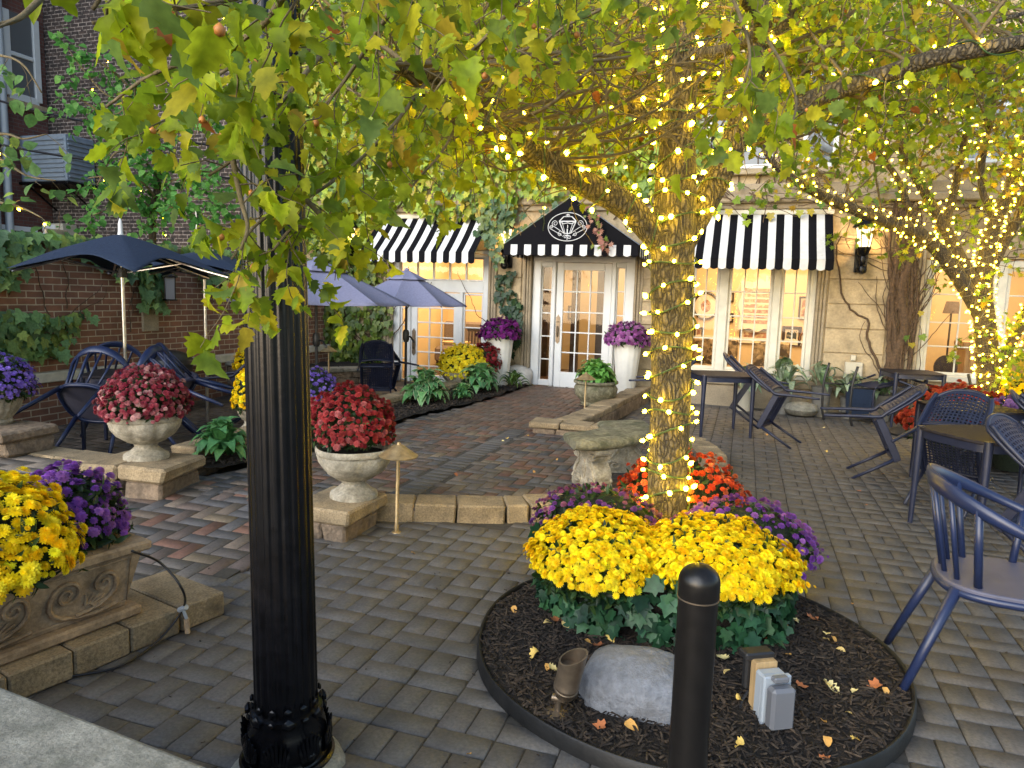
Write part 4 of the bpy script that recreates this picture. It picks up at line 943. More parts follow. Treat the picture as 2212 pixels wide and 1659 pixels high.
# ------------------------------------------------------------------ TREE BED
PC = (-.32, 3.47)                            # ivy planter ring round the trunk
t = thing('ivy_planter', 'round low planter wrapped in glossy dark ivy around the lit trunk', 'planter', (PC[0], PC[1], .05))
mb = MB(); mb.lathe([(.40,-.02),(.44,.27),(.42,.28),(.38,.24)], 32, sx=1.25, sy=.98); mb.build('tub', mt['soil'], t, smooth=50)
n = 1250; a = rng.uniform(0, 2*PI, n); z = rng.uniform(.0, .36, n); rr = .44+.05*rng.random(n)+.04*z
p = np.stack([rr*1.26*np.cos(a), rr*1.0*np.sin(a), z], -1); out = np.stack([np.cos(a), np.sin(a), .35+0*a], -1)
al = np.stack([rng.normal(0,.5,n), rng.normal(0,.5,n), -np.ones(n)*.7], -1)
inst('ivy_leaves', IVY, p, frame_from(al, nrm(out+rng.normal(0,.35,out.shape))), rng.uniform(.05, .09, n), pick([(.022,.075,.035),(.03,.105,.045),(.015,.05,.025),(.045,.13,.05)], n, .25), mt['ivy'], t)
mum('front left of the two big yellow mums under the lit trunk', tuple(P(1298,1212,3.25)), .325, .31, .23, 2300, .0175, YEL, DAISY, 'chrysanthemums in the tree bed', leaf=.045, base=1.2, gap=-.3, amax=1.62, nl=2600)
mum('front right of the two big yellow mums, behind the bollard', tuple(P(1545,1222,3.14)), .35, .32, .205, 2400, .0175, YEL, DAISY, 'chrysanthemums in the tree bed', leaf=.045, base=1.2, gap=-.3, amax=1.62, nl=2600)
mum('purple mum right of the lit trunk behind the yellow mums', tuple(P(1605,1180,3.62)), .36, .26, .24, 420, .02, PUR, POM, 'chrysanthemums in the tree bed', gap=.3)
mum('fading purple mum left of the lit trunk', tuple(P(1290,1130,3.75)), .36, .25, .2, 380, .017, [(.22,.07,.3),(.3,.08,.22),(.35,.12,.2),(.16,.05,.22)], POM, 'chrysanthemums in the tree bed', gap=.35)
mum('rust orange mum behind the lit trunk', tuple(P(1470,1095,4.25)), .40, .24, .33, 620, .02, ORA, POM, 'chrysanthemums in the tree bed', gap=.05)
t = tag(MB().lathe([(BR-.012,.0),(BR-.01,.05),(BR-.004,.06),(BR+.004,.062),(BR+.01,.055),(BR+.013,.0)], 96, (BC[0],BC[1],0), fn=lambda a, z: 1+.006*math.sin(3*a+1)+.004*math.sin(7*a), cap=False).build('garden_edging', mt['rubber'], smooth=60), 'black rubber edging ring around the mulch tree bed', 'edging')
rk = G(1365, 1545, .06)
t = thing('faux_rock', 'smooth grey artificial rock in front of the yellow mums', 'rock', (rk.x, rk.y+.12, .06))
bm_ = MB(); 
def rockf(u, v, sx, sy, sz, sd, k=.16):
    a = 2*PI*u; b = PI*v; d = Vector((math.sin(b)*math.cos(a), math.sin(b)*math.sin(a), math.cos(b)))
    r = 1+k*mnoise.noise(d*1.6+Vector((sd,)*3))+.03*mnoise.noise(d*6); q = d*r
    e = .72; q = Vector((abs(q.x)**e*(1 if q.x > 0 else -1), abs(q.y)**e*(1 if q.y > 0 else -1), abs(q.z)**.8*(1 if q.z > 0 else -1)))
    return (q.x*sx, q.y*sy, max(q.z, -.35)*sz)
bm_.grid(lambda u, v: rockf(u, v, .225, .16, .19, 3.3, .12), 48, 28); bm_.build('shell', mt['rock'], t, smooth=180)
sp = G(1205, 1530, .07)
t = thing('garden_spotlight', 'small bronze spotlight tilted up on a stake in the mulch', 'spotlight', (sp.x, sp.y, .06)); t.scale = (1.12,)*3
Mx = Matrix.Translation((.02,0,.06)) @ Matrix.Rotation(math.radians(12), 4, 'Y') @ Matrix.Rotation(math.radians(14), 4, 'X')
mb = MB(); o = len(mb.v); mb.lathe([(.02,0),(.034,.006),(.04,.03),(.042,.032),(.042,.036),(.04,.038),(.0425,.048),(.0425,.052),(.04,.055),(.043,.13),(.043,.172),(.038,.172),(.036,.12)], 24, fn=None)
mb.v = [tuple(Mx @ Vector((x, y, z+(.03*(x/.043) if z > .15 else 0)))) for x, y, z in mb.v]; mb.build('hood', mt['bronze2'], t, smooth=45)
mb = MB(); mb.tube([(.0,0,.0),(0,0,.04)], .011, 10); mb.tube([(-.02,.0,.045),(.025,0,.045)], .013, 10); mb.tube([(0,0,.04),(.02,0,.065)], .012, 8); mb.lathe([(.045,-.012),(.044,-.004),(.015,.004)], 20); mb.build('mount', mt['bronze2'], t, smooth=45)
ob = G(1650, 1545, .07)
t = thing('outlet_post', 'grey weatherproof electrical outlet on a timber stake in the mulch', 'outlet box', (ob.x, ob.y+.02, .04), math.radians(30))
mb = MB(); mb.bbox((-.045,.0,.0), (.045,.04,.23), .004); mb.build('stake', mt['wood'], t)
mb = MB(); mb.bbox((-.05,-.05,.03), (.05,.0,.21), .008); mb.bbox((-.056,-.075,.025), (.056,-.05,.215), .008); mb.build('box', mt['greypl'], t)
mb = MB(); mb.bbox((-.048,-.125,.03), (.048,-.074,.19), .016); mb.bbox((-.03,-.1,.2), (.03,-.07,.222), .005); mb.build('clear_cover', mt['clear'], t)
mb = MB(); mb.bbox((-.06,.042,.1), (.03,.075,.24), .012); mb.bbox((-.07,.03,.22), (.05,.09,.25), .01); mb.build('transformer', mt['blackpl'], t)
mb = MB(); mb.tube(sm([(-.02,.05,.12),(-.08,.03,.04),(-.05,-.03,.01),(.02,-.08,.015),(.03,-.09,.04)]), .005, 6); mb.build('cord', mt['hose'], t)
# fallen leaves, each a thing
def fallen(x, y, z, pal, label, group, size):
    me = FL[random.randrange(len(FL))]; o = bpy.data.objects.new('fallen_leaf', me); C.objects.link(o)
    o.location = (x, y, z); o.rotation_euler = (random.uniform(-.4,.4), random.uniform(-.4,.4), random.uniform(0, 6.28)); o.scale = (size,)*3
    return tag(o, label, 'leaf', group)
FL = []
for q, cc in enumerate(((.75,.52,.13),(.62,.33,.08),(.42,.14,.05),(.78,.64,.28),(.6,.44,.16))):
    v_, f_ = (HAW, SIMP, IVY)[q % 3]; mb = MB(); mb.add([(x, y-.4, z+.5*x*x+.12*math.sin(5*y+q)) for x, y, z in v_], f_)
    o = mb.build('leaf_mesh', M('dry_leaf', cc, .7, ns=30, na=.3), smooth=180); FL.append(o.data); bpy.data.objects.remove(o)
for k in range(95):
    x, y, z = rb(BR-.05)
    if (x-PC[0])**2+(y-PC[1])**2 < .5**2: continue
    fallen(x, y, z+.012, 0, 'dry yellow or brown leaf fallen on the dark mulch bed', 'fallen leaves on the mulch', random.uniform(.028, .066))
for k in range(46):
    x, y = random.uniform(-3, 2.6), random.uniform(2, 10)
    if (x-BC[0])**2+(y-BC[1])**2 < (BR+.1)**2: continue
    z = WZ if (inside(walk, x, y) or inside(court, x, y)) else (ramp(x, y) if inside(rampoly, x, y) else 0)
    fallen(x, y, z+.008, 0, 'dry yellow leaf fallen on the brick paving', 'fallen leaves on the paving', random.uniform(.022, .045))
def rl():
    x, y = random.uniform(-3.4, 3.2), random.uniform(1.6, 9)
    if (x-BC[0])**2+(y-BC[1])**2 < (BR+.03)**2: return None
    return (x, y, (WZ if (inside(walk, x, y) or inside(court, x, y)) else (ramp(x, y) if inside(rampoly, x, y) else 0))+.001)
o = chips('litter', 420, rl, sc=(.014, .006, .003))
# ------------------------------------------------------------------ POTS AND URNS
def urn(label, c, r, h, name='stone_urn', lobes=8, lob=.06, foot=.62, squat=False, mat='urn', rz=0):
    """pedestal urn; h = height of rim, r = rim radius"""
    t = thing(name, label, 'urn', c, rz); fh = h*.34
    mb = MB(); mb.lathe([(r*foot,0),(r*foot,.02),(r*foot*.97,.035),(r*foot*.8,.05),(r*.42,fh*.55),(r*.30,fh*.8),(r*.34,fh),(r*.3,fh+.01)], 40); mb.build('pedestal', mt[mat], t, smooth=50)
    b = h-fh
    fn = (lambda a, z: 1-lob*abs(math.sin(a*lobes/2))**6*(1 if fh+.15*b < z < fh+b*.8 else .3))
    mb = MB(); mb.lathe([(r*.3,fh),(r*.5,fh+b*.07),(r*.78,fh+b*.28),(r*.93,fh+b*.52),(r*.98,fh+b*.72),(r*.965,fh+b*.79),(r*.99,fh+b*.82),(r,fh+b*.86),(r*1.0,h-.008),(r*.97,h),(r*.9,h-.01),(r*.86,h-.05),(r*.3,h-.06)], 96, fn=fn); mb.build('bowl', mt[mat], t, smooth=55)
    mb = MB(); mb.lathe([(.001,h-.05),(r*.88,h-.05)], 20, cap=False); mb.build('soil', mt['soil'], t)
    return t
u2 = (-2.47, 4.17, .205)
urn('weathered stone urn of crimson mums beside the path light', u2, .26, .35, lobes=4, lob=.09)
mum('crimson mum in the weathered urn beside the bronze path light', (u2[0]-.05, u2[1]+.04, .205+.46), .285, .28, .285, 800, .0205, CRI, POM, base=.25, gap=0, pale=(.42,.12,.12), amax=1.8)
u1 = (-4.22, 4.13, .305)
urn('pale lobed stone urn of dusky red mums on the split stone pier', u1, .255, .34, lobes=8, lob=.07)
mum('dusky red mum in the pale lobed urn on the split stone pier', (u1[0], u1[1], .305+.40), .295, .295, .28, 850, .0205, DUS, POM, base=.2, gap=-.2, pale=(.55,.3,.28), amax=1.8)
def pot(label, c, prof, n=64, fn=None, mat='urn', name='flower_pot', parts='body', rz=0):
    t = thing(name, label, 'pot', c, rz); mb = MB(); mb.lathe(prof, n, fn=fn); mb.build(parts, mt[mat], t, smooth=50)
    r, h = max(p[0] for p in prof), max(p[1] for p in prof)
    mb = MB(); mb.lathe([(.001,h-.03),(r*.86,h-.03)], 20, cap=False); mb.build('soil', mt['soil'], t); return t
u3 = (-5.6, 3.98, .475)
pot('fluted cream stone pot of violet flowers at the left edge', u3, [(.13,0),(.14,.02),(.13,.04),(.19,.12),(.225,.22),(.23,.27),(.215,.285),(.23,.3),(.235,.33),(.2,.33),(.19,.28)], 96, lambda a, z: 1-.05*abs(math.sin(a*11))**2*(1 if .04 < z < .27 else 0))
mum('violet aster mound in the fluted cream pot at the left edge', (u3[0], u3[1], u3[2]+.3), .3, .3, .27, 620, .019, LIL, SMALLF, gap=-.05, base=.3, amax=1.8)
# carved rectangular planter
A_, B_ = G(272, 1330, .12), G(0, 1432, .12)
dv = (A_-B_).normalized(); rzp = math.atan2(dv.y, dv.x)
t = thing('carved_planter', 'long carved stone trough of yellow and purple mums in the left foreground', 'planter', (A_.x, A_.y, .125), rzp)
Lp = .95; mb = MB(); w0, w1, hp = .26, .33, .3
def trough(mb, z0, z1, i0, i1, m=0):
    a = [(-Lp-i0,-i0,z0),(i0,-i0,z0),(i0,w0+i0,z0),(-Lp-i0,w0+i0,z0),(-Lp-i1,-i1,z1),(i1,-i1,z1),(i1,w0+i1,z1),(-Lp-i1,w0+i1,z1)]
    mb.add(a, [(0,3,2,1),(0,1,5,4),(1,2,6,5),(2,3,7,6),(3,0,4,7),(4,5,6,7)], m)
trough(mb, .045, .30, .0, .055); mb.build('box', mt['terra'], t, bevel=.006)
mb = MB(); mb.bbox((-Lp-.05,-.05,0), (.05,w0+.05,.045), .016); mb.build('foot', mt['terra'], t)
mb = MB(); mb.bbox((-Lp-.085,-.085,.30), (.085,w0+.085,.345), .014); mb.build('rim', mt['terra'], t)
mb = MB()
def fp(x, z): k = (z-.045)/.255; return (x, -.055*k-.004, z)
def scr(cx, cz, r, a0, turns, sgn, tail=[]):
    pts = [fp(*q) for q in tail]+[fp(cx+r*(1-k/30*.88)*math.cos(a0+sgn*2*PI*turns*k/30), cz+r*(1-k/30*.88)*math.sin(a0+sgn*2*PI*turns*k/30)) for k in range(31)]
    mb.tube(sm(pts, 2), [.011*(1-.5*i/(2*len(pts))) for i in range(2*(len(pts)-1)+1)], 6)
for x0 in (-.2, -.55, -.9):
    scr(x0-.06, .19, .062, PI*.9, 1.6, -1, [(x0+.16,.08),(x0+.05,.065),(x0-.08,.09),(x0-.13,.15)])
    scr(x0+.09, .2, .05, 0, 1.5, 1, [(x0-.02,.08),(x0+.08,.1),(x0+.14,.15)])
    for q in range(7):
        a = -.3+q*.32; mb.tube([fp(x0+.02+.03*math.cos(a),.1+.02*math.sin(a)), fp(x0+.02+.1*math.cos(a),.1+.07*math.sin(a))], [.008,.003], 5)
mb.tube([fp(.0,.07),fp(.0,.28),fp(-Lp,.28),fp(-Lp,.07)], .005, 5, closed=True); mb.build('scroll_relief', mt['terra'], t, smooth=60)
t0 = Matrix.Translation((A_.x, A_.y, .125)) @ Matrix.Rotation(rzp, 4, 'Z')
q = t0 @ Vector((-.5,.07,.43)); mum('large yellow mum in the carved trough at the left edge', tuple(q), .33, .29, .29, 620, .028, YEL, DAISY, base=.3, gap=-.12, amax=1.8, leaf=.05)
q = t0 @ Vector((-.15,.19,.36)); mum('tall purple mum behind the yellow mum in the carved trough', tuple(q), .25, .26, .31, 360, .0225, PUR, POM, gap=.15, base=.2, leaf=.05, nl=1100, amax=1.5)
t = thing('planter_kerb', 'buff concrete kerb blocks under the carved trough', 'kerb', (A_.x, A_.y, 0), rzp)
mb = MB(); x = .42
for k in range(9): mb.bbox((x-.235,-.13,.0), (x-.004,.34,.122), .008, jit=.003); x -= .237
mb.build('kerb_blocks', mt['coping'], t)
c0, c1, c2, c3 = G(285, 1190, .5), G(395, 1315, .13), G(255, 1440, .012), G(80, 1478, .012)
t = thing('drip_hose', 'thin black drip hose looping from the carved trough to the paving', 'hose')
mb = MB(); mb.tube(sm([c0, P(345,1215,3.0), P(392,1270,2.98), c1, G(340,1385,.02), c2, G(150,1462,.012), c3, G(-60,1520,.012)], 8), .0055, 6); mb.build('tube', mt['hose'], t, smooth=180)
mb = MB(); mb.tube([c1+Vector((-.02,0,-.01)), c1+Vector((.02,0,.012))], .013, 8); mb.tube([c1+Vector((.01,.01,-.05)), c1], .008, 6); mb.build('connector', mt['greypl'], t)
mb = MB(); mb.tube([c1+Vector((.012,.012,-.12)), c1+Vector((.01,.01,-.05))], .012, 8); mb.build('copper_stub', mt['terra'], t)
# tall white planters by the doors
for (x, y, z, pal, lab, lab2) in ((-3.78,10.95,.1,MAG,'tall white tapered planter of magenta mums left of the entrance','magenta mum in the tall white planter left of the entrance'),(-1.72,11.05,.1,PNK,'tall white tapered planter right of the entrance','pink purple mum in the tall white planter right of the entrance')):
    pot(lab, (x, y, z), [(.135,0),(.14,.02),(.215,.78),(.225,.83),(.23,.86),(.2,.86),(.19,.8)], 80, lambda a, z: 1-.035*abs(math.sin(a*7))**1.5*(1 if z > .03 else .3), 'whitepot', 'tall_planter')
    mum(lab2, (x-.02, y, z+.86), .33, .32, .27, 330, .034, pal, POM, base=.12, leaf=.06)
gb = G(1285, 877, .1)
pot('grey carved stone bowl of green hosta before the entrance door', (gb.x, gb.y, .12), [(.2,0),(.21,.03),(.19,.05),(.29,.14),(.31,.24),(.27,.29),(.31,.31),(.31,.34),(.27,.34),(.26,.3)], 64, lambda a, z: 1-.03*abs(math.sin(a*5))*(1 if .05 < z < .25 else 0), 'bench', 'stone_bowl')
yb_ = G(1000, 838, .12)
pot('weathered wide stone bowl of yellow mums before the french doors', (yb_.x+.02, yb_.y, .12), [(.2,0),(.22,.03),(.3,.12),(.36,.2),(.38,.27),(.34,.27),(.32,.22)], 64, None, 'urn', 'stone_bowl')
mum('round yellow mum in the wide stone bowl before the french doors', (yb_.x, yb_.y, .45),   .37, .36, .36, 900, .032, YEL2, POM, base=.35, amax=1.9, gap=-.4)
mum('dark red mum behind the round yellow mum', (yb_.x+.26, yb_.y+.3, .5), .25, .25, .33, 200, .034, CRI, POM, base=.5)
# urns half hidden by the lamp post
for (px, py, r, pal, lab, tm, zz) in ((683,905,.2,LIL,'violet asters in a stone urn just right of the lamp post',SMALLF,.1),(536,930,.11,YEL,'lower yellow mum peeping out left of the lamp post',POM,.2)):
    g = G(px, py, zz); urn('stone urn under the '+lab.split(' in ')[0].replace(' peeping out',''), (g.x, g.y, zz), r, .3)
    mum(lab, (g.x, g.y, zz+.3), r*1.25, r*1.25, .3, 240, .024, pal, tm, base=.3)
g = P(541, 790, 9.0); urn('stone urn under the upper yellow mum left of the lamp post', (g.x, g.y, .35), .17, .25); mum('upper yellow mum peeping out left of the lamp post', (g.x, g.y, .62), .19, .19, .25, 200, .03, YEL, POM, base=.3)
# ------------------------------------------------------------------ HOSTAS
def hosta(label, c, r, n, pal, edge=None, lift=.5, name='hosta', cat='plant', group=None, lw=1, parent=None, stem=.3, lsc=1):
    t = thing(name, label, cat, c, rng.uniform(0, 6), group=group) if parent is None else parent
    k = np.arange(n); a = k*2.4+rng.normal(0, .2, n); ring = (k+.5)/n
    el = np.radians(78-78*ring**.8)*lift*2+rng.normal(0, .12, n)
    al = np.stack([np.cos(a)*np.cos(el), np.sin(a)*np.cos(el), np.sin(el)], -1)
    nn = nrm(np.stack([-np.cos(a)*np.sin(el), -np.sin(a)*np.sin(el), np.cos(el)], -1)+rng.normal(0, .15, al.shape))
    p = al*np.array([r*.25, r*.25, r*stem])[None]*rng.uniform(.6, 1.2, (n, 1)); p[:, 2] = np.abs(p[:, 2])+.02
    s = r*rng.uniform(.55, .95, n); base = pick(pal, n, .2); V = len(HOST[0]); col = np.repeat(base[:, None, :], V, 1); s = s*lsc
    if edge is not None:
        for i in range(V):
            if i % 5 in (0, 4): col[:, i] = edge
    inst('leaves', HOST, p, frame_from(al, nn), np.stack([s*.95*lw, s, s], -1), col, mt['hosta'], t, smooth=180)
    return t
HG = [(.09,.26,.09),(.12,.33,.11),(.07,.2,.07),(.16,.38,.12)]; CRM = (.42,.48,.28)
for px, py, r, n, lab, e in ((480,985,.32,44,'green hosta in the bed just left of the lamp post',None),(690,935,.3,36,'white edged hosta partly hidden behind the crimson mum',CRM),(920,868,.42,60,'large white edged hosta in the bed left of the brick walkway',CRM),(1035,845,.42,48,'broad leaved hosta below the yellow mum bowl',(.3,.36,.2)),(1000,862,.22,26,'small hosta between the two larger hostas along the walkway',None)):
    g = G(px, py, .15); hosta(lab, (g.x, g.y, .14), r*1.08, int(n*2.1), HG, e, group='hostas along the walkway', lsc=.68, stem=.5)
g = G(1108, 835, .15)
hosta('tuft of narrow grassy leaves at the foot of the entrance pilaster', (g.x, g.y, .14), .28, 40, [(.06,.14,.03),(.1,.18,.04)], None, name='grass_tuft', lw=.3)
hosta('leafy green plant filling the carved stone bowl before the entrance', (gb.x, gb.y, .42), .5, 210, [(.11,.29,.05),(.15,.36,.07),(.08,.22,.04)], None, name='bowl_plant', lw=1.25, lsc=.42, stem=.42, lift=.38)
g = G(1112, 832, .1)
t = tag(MB().grid(lambda u, v: tuple(Vector(rockf(u, v, .25, .2, .24, 8.1))+Vector((g.x+.02, g.y+.12, .2))), 30, 18).build('pale_rock', mt['rockw'], smooth=60), 'pale rock at the foot of the pilaster left of the entrance', 'rock')
# plants in pots under the right window
SIL = [(.2,.29,.16),(.3,.38,.25),(.13,.22,.1),(.38,.44,.32)]
for k, (px, py, pm, lab) in enumerate(((1607,868,'terrapot','variegated plant in a cream pot below the window, nearest the trunk'),(1690,868,'greypot','biggest variegated plant below the window, in a low grey pot'),(1772,876,'greypot','variegated plant in a tall grey pot right of the rounded pot'),(1836,874,'greypot','variegated plant behind the upturned woven chair'),(1905,872,'greypot','small variegated plant under the far tilted furniture'))):
    r, f = ray(px, py); y = 11.05; p = Vector((0,0,CH))+r*(y/r.y); x = p.x; hh = .3+.06*(k % 3)
    pot('%s holding the %s' % ('cream pot' if pm == 'terrapot' else 'grey pot', lab.split(' below')[0].split(' in ')[0].split(' behind')[0].split(' under')[0]+(' number'[:0])+(' nearest the trunk','at the window corner',' beside the rounded pot',' behind the upturned chair',' under the far tables')[k]), (x, y, 0), [(.1,0),(.14,hh),(.15,hh+.01),(.13,hh),(.12,hh-.04)], 32, None, pm)
    hosta(lab, (x, y, hh-.02), (.36,.46,.36,.38,.28)[k], (20,30,22,24,16)[k], SIL, (.06,.11,.045), name='variegated_plant', lw=.62, lift=.62, group='plants in pots under the window')
r, f = ray(1732, 868); p = Vector((0,0,CH))+r*(10.95/r.y)
pot('low rounded pale stone pot on the paving below the window', (p.x, 10.95, 0), [(.1,0),(.2,.03),(.24,.1),(.2,.17),(.12,.19),(.1,.17)], 32, None, 'slab')
# ------------------------------------------------------------------ PATH LIGHTS, BENCH
def path_light(label, px, py, z, h, rot=0):
    g = G(px, py, z); t = thing('path_light', label, 'path light', (g.x, g.y, z), group='bronze mushroom path lights'); t.rotation_euler = (0, rot, 0)
    mb = MB(); mb.lathe([(.016,0),(.016,.05),(.0125,.055),(.0125,h-.06)], 14); mb.lathe([(.035,-.004),(.03,.006),(.016,.01)], 16); mb.build('stem', mt['bronze'], t, smooth=45)
    mb = MB(); mb.lathe([(.128,h-.077),(.13,h-.07),(.105,h-.055),(.07,h-.03),(.035,h-.005),(.014,h+.002),(.012,h+.012),(.008,h+.018),(0,h+.02)], 32, cap=False); mb.lathe([(.116,h-.076),(.03,h-.05),(.0125,h-.06)], 32, cap=False); mb.build('hat', mt['bronze'], t, smooth=40)
path_light('bronze path light with a conical hat in front of the crimson mum urn', 856, 1150, 0, .60, .02)
path_light('bronze path light standing before the hosta bowl by the door', 1262, 905, .02, .6)
path_light('small dark path light among the ivy behind the left patio', 710, 812, .3, .45)
bc = Vector((-1.02, 5.62, 0)); t = thing('stone_bench', 'curved mossy stone bench on scrolled legs beside the lit trunk', 'bench', (.19,-.02,.02)); t.scale = (1, 1, .8)
# seat: an arc that opens toward the back left
l1 = G(1285, 1050, WZ); l2 = G(1362, 1018, WZ)
mb = MB(); s1, s2 = G(1228, 950, .52), G(1300, 966, .52); bc_ = (-1.75, 5.95); r0, r1 = .46, .86; a0, a1 = math.radians(-62), math.radians(38)
prof = [(r0,.43),(r0-.03,.46),(r0-.03,.5),(r0,.52),(r1-.02,.525),(r1+.015,.51),(r1+.03,.485),(r1+.02,.45),(r1-.03,.42),(r1-.08,.415)]
def seatf(u, v):
    a = a0+(a1-a0)*u; k = v*(len(prof)); i = int(k) % len(prof); r, z = prof[i]
    e = min(1, min(u, 1-u)*14+.02)**.5; rm = (r0+r1)/2; r = rm+(r-rm)*(.86+.14*e); z = .47+(z-.47)*(.7+.3*e)
    w = .008*mnoise.noise(Vector((math.cos(a)*r*14, math.sin(a)*r*14, z*20)))
    return (bc_[0]+(r+w)*math.cos(a), bc_[1]+(r+w)*math.sin(a), z+WZ+w)
mb.grid(seatf, 72, len(prof))
for u in (0, 1): mb.add([seatf(u, k/len(prof)) for k in range(len(prof))], [tuple(range(len(prof)))])
mb.build('seat', mt['bench'], t, smooth=50)
def bleg(a):
    rm = (r0+r1)/2; Mx = Matrix.Translation((bc_[0]+rm*math.cos(a), bc_[1]+rm*math.sin(a), WZ)) @ Matrix.Rotation(a, 4, 'Z')
    mb = MB(); half = [(.17,0),(.175,.06),(.15,.10),(.165,.16),(.14,.22),(.1,.28),(.11,.33),(.155,.36),(.16,.42)]
    sil = [(x, z) for x, z in half]+[(-x, z) for x, z in half[::-1]]
    mb.ext(sil, -.075, .075, 0, Mx @ Matrix.Rotation(PI/2, 4, 'X'))
    for sx in (-1, 1):
        for yy in (-.078, .078):
            for (cx, cz, rr, d) in ((.095,.085,.06,1),(.1,.335,.035,-1)):
                mb.tube([Mx @ Vector((sx*(cx+rr*(1-k/24*.85)*math.cos(2*PI*1.5*k/24*d)), yy, cz+rr*(1-k/24*.85)*math.sin(2*PI*1.5*k/24*d))) for k in range(25)], .014, 6)
            mb.tube([Mx @ Vector(q) for q in sm([(sx*.15,yy,.1),(sx*.11,yy,.2),(sx*.07,yy,.27),(sx*.11,yy,.33)])], .01, 6)
            mb.tube([Mx @ Vector((0,yy,.1)), Mx @ Vector((sx*.02,yy,.2)), Mx @ Vector((0,yy,.3))], .008, 5)
    mb.bbox((-.17,-.085,.37), (.17,.085,.42), .01, 0, Mx); mb.build('leg', mt['urn'], t, smooth=40)
bleg(math.radians(-44)); bleg(math.radians(16))
# ------------------------------------------------------------------ FURNITURE
def net_chair():
    t = thing('perforated_chair', 'x', 'chair', group='perforated navy chairs tipped against the tables')
    mb = MB(); fn = lambda u, v: (-.215+.43*u, .03+.42*v, .452-.012*math.sin(PI*u)*math.sin(PI*v)+.01*(1-v)**6*-1)
    mb.perf(fn, 15, 15, .6, skip=lambda i, j: (i in (0, 14) or j in (0, 14))); mb.build('seat', mt['navy'], t, solid=.008)
    mb = MB(); mb.tube([(x, y, .44) for x, y in ((-.2,.05),(.2,.05),(.21,.42),(-.21,.42))], .017, 8, closed=True); mb.bbox((-.222,.02,.385), (.222,.045,.45), .008); mb.bbox((-.222,.42,.385), (.222,.45,.452), .008); mb.bbox((-.225,.03,.39), (-.205,.44,.452), .006); mb.bbox((.205,.03,.39), (.225,.44,.452), .006)
    mb.build('seat_frame', mt['navy'], t)
    def bk(u, v):
        x = -1+2*u; w = .225; top = .40-.09*abs(x)**2.6; z = .50+top*v
        return (w*x*(1-.06*v*v), .452+.13*(z-.48)+.03*(1-x*x)+.02*v*v, z)
    mb = MB(); mb.perf(bk, 15, 12, .6, skip=lambda i, j: (i in (0, 14) or j in (0, 11))); mb.build('backrest', mt['navy'], t, solid=.008)
    mb = MB(); rim = [bk(0, k/8) for k in range(9)]+[bk(k/16, 1) for k in range(1, 16)]+[bk(1, 1-k/8) for k in range(9)]+[bk(1-k/10, 0) for k in range(1, 10)]
    mb.tube(rim, .014, 7, closed=True); mb.build('back_frame', mt['navy'], t, smooth=180)
    for s in (-1, 1):
        mb = MB(); mb.tube(sm([(s*.235,.645,.0),(s*.232,.54,.25),(s*.228,.462,.43),(s*.23,.475,.5),(s*.222,.52,.7),(s*.2,.552,.82)]), [.0125+.005*min(1, k/12) for k in range(31)], 8); mb.build('rear_leg', mt['navy'], t, smooth=180)
    for s in (-1, 1):
        mb = MB(); mb.tube([(s*.215,.0,.0),(s*.205,.045,.42)], [.0125,.019], 8); mb.build('front_leg', mt['navy'], t, smooth=180)
    return t
def spindle_chair():
    t = thing('spindle_chair', 'x', 'chair', group='navy spindle back metal chairs')
    mb = MB(); out = [(.225*math.copysign(abs(math.cos(a))**.7, math.cos(a)), .225+.225*math.copysign(abs(math.sin(a))**.7, math.sin(a))) for a in [2*PI*k/40 for k in range(40)]]
    mb.ext(out, .432, .452); mb.build('seat', mt['seatgrey'], t, smooth=40, bevel=.006)
    mb = MB(); mb.tube([(x*.97, .225+(y-.225)*.97, .425) for x, y in out], .016, 7, closed=True); mb.build('seat_frame', mt['navymetal'], t, smooth=180)
    def rail(a):                                   # U-shaped rail, a from -1 (front right) over 0 (back) to 1
        an = a*PI*.62; return Vector((.275*math.sin(an), .21+.285*math.cos(an), .61+.19*(.5+.5*math.cos(an*1.3))**.8))
    mb = MB(); nn = 36
    for k in range(nn+1):
        a = -1+2*k/nn; p = rail(a); w = .018+.022*math.cos(a*PI/2)**2; th = .014; nrm_ = Vector((math.sin(a*PI*.62), math.cos(a*PI*.62), .15)).normalized()
        up = Vector((0, .12*math.cos(a*PI*.62), 1)).normalized()
        for j in range(8): mb.v.append(tuple(p+up*w*math.sin(2*PI*j/8)+nrm_*th*math.cos(2*PI*j/8)))
    for k in range(nn):
        for j in range(8): mb.f.append((k*8+j, k*8+(j+1) % 8, k*8+8+(j+1) % 8, k*8+8+j)); mb.m.append(0)
    mb.f += [tuple(range(8))[::-1], tuple(nn*8+j for j in range(8))]; mb.m += [0, 0]
    mb.build('back_rail', mt['navymetal'], t, smooth=180)
    for a in (-.95, -.5, -.3, -.1, .1, .3, .5, .95):
        p = rail(a); an = a*PI*.62; q = Vector((.205*math.sin(an), .22+.205*math.cos(an), .44)); r = .014 if abs(a) in (.95, .5) else .0095
        mb = MB(); mb.tube([q, p], r, 8); mb.build('spindle', mt['navymetal'], t, smooth=180)
    for sx in (-1, 1):
        for yt, yb_ in ((.07, .0), (.40, .56)):
            mb = MB(); mb.tube([(sx*.17,yt,.435),(sx*.245,yb_,0)], [.021,.014], 9); mb.build('leg', mt['navymetal'], t, smooth=180)
    return t
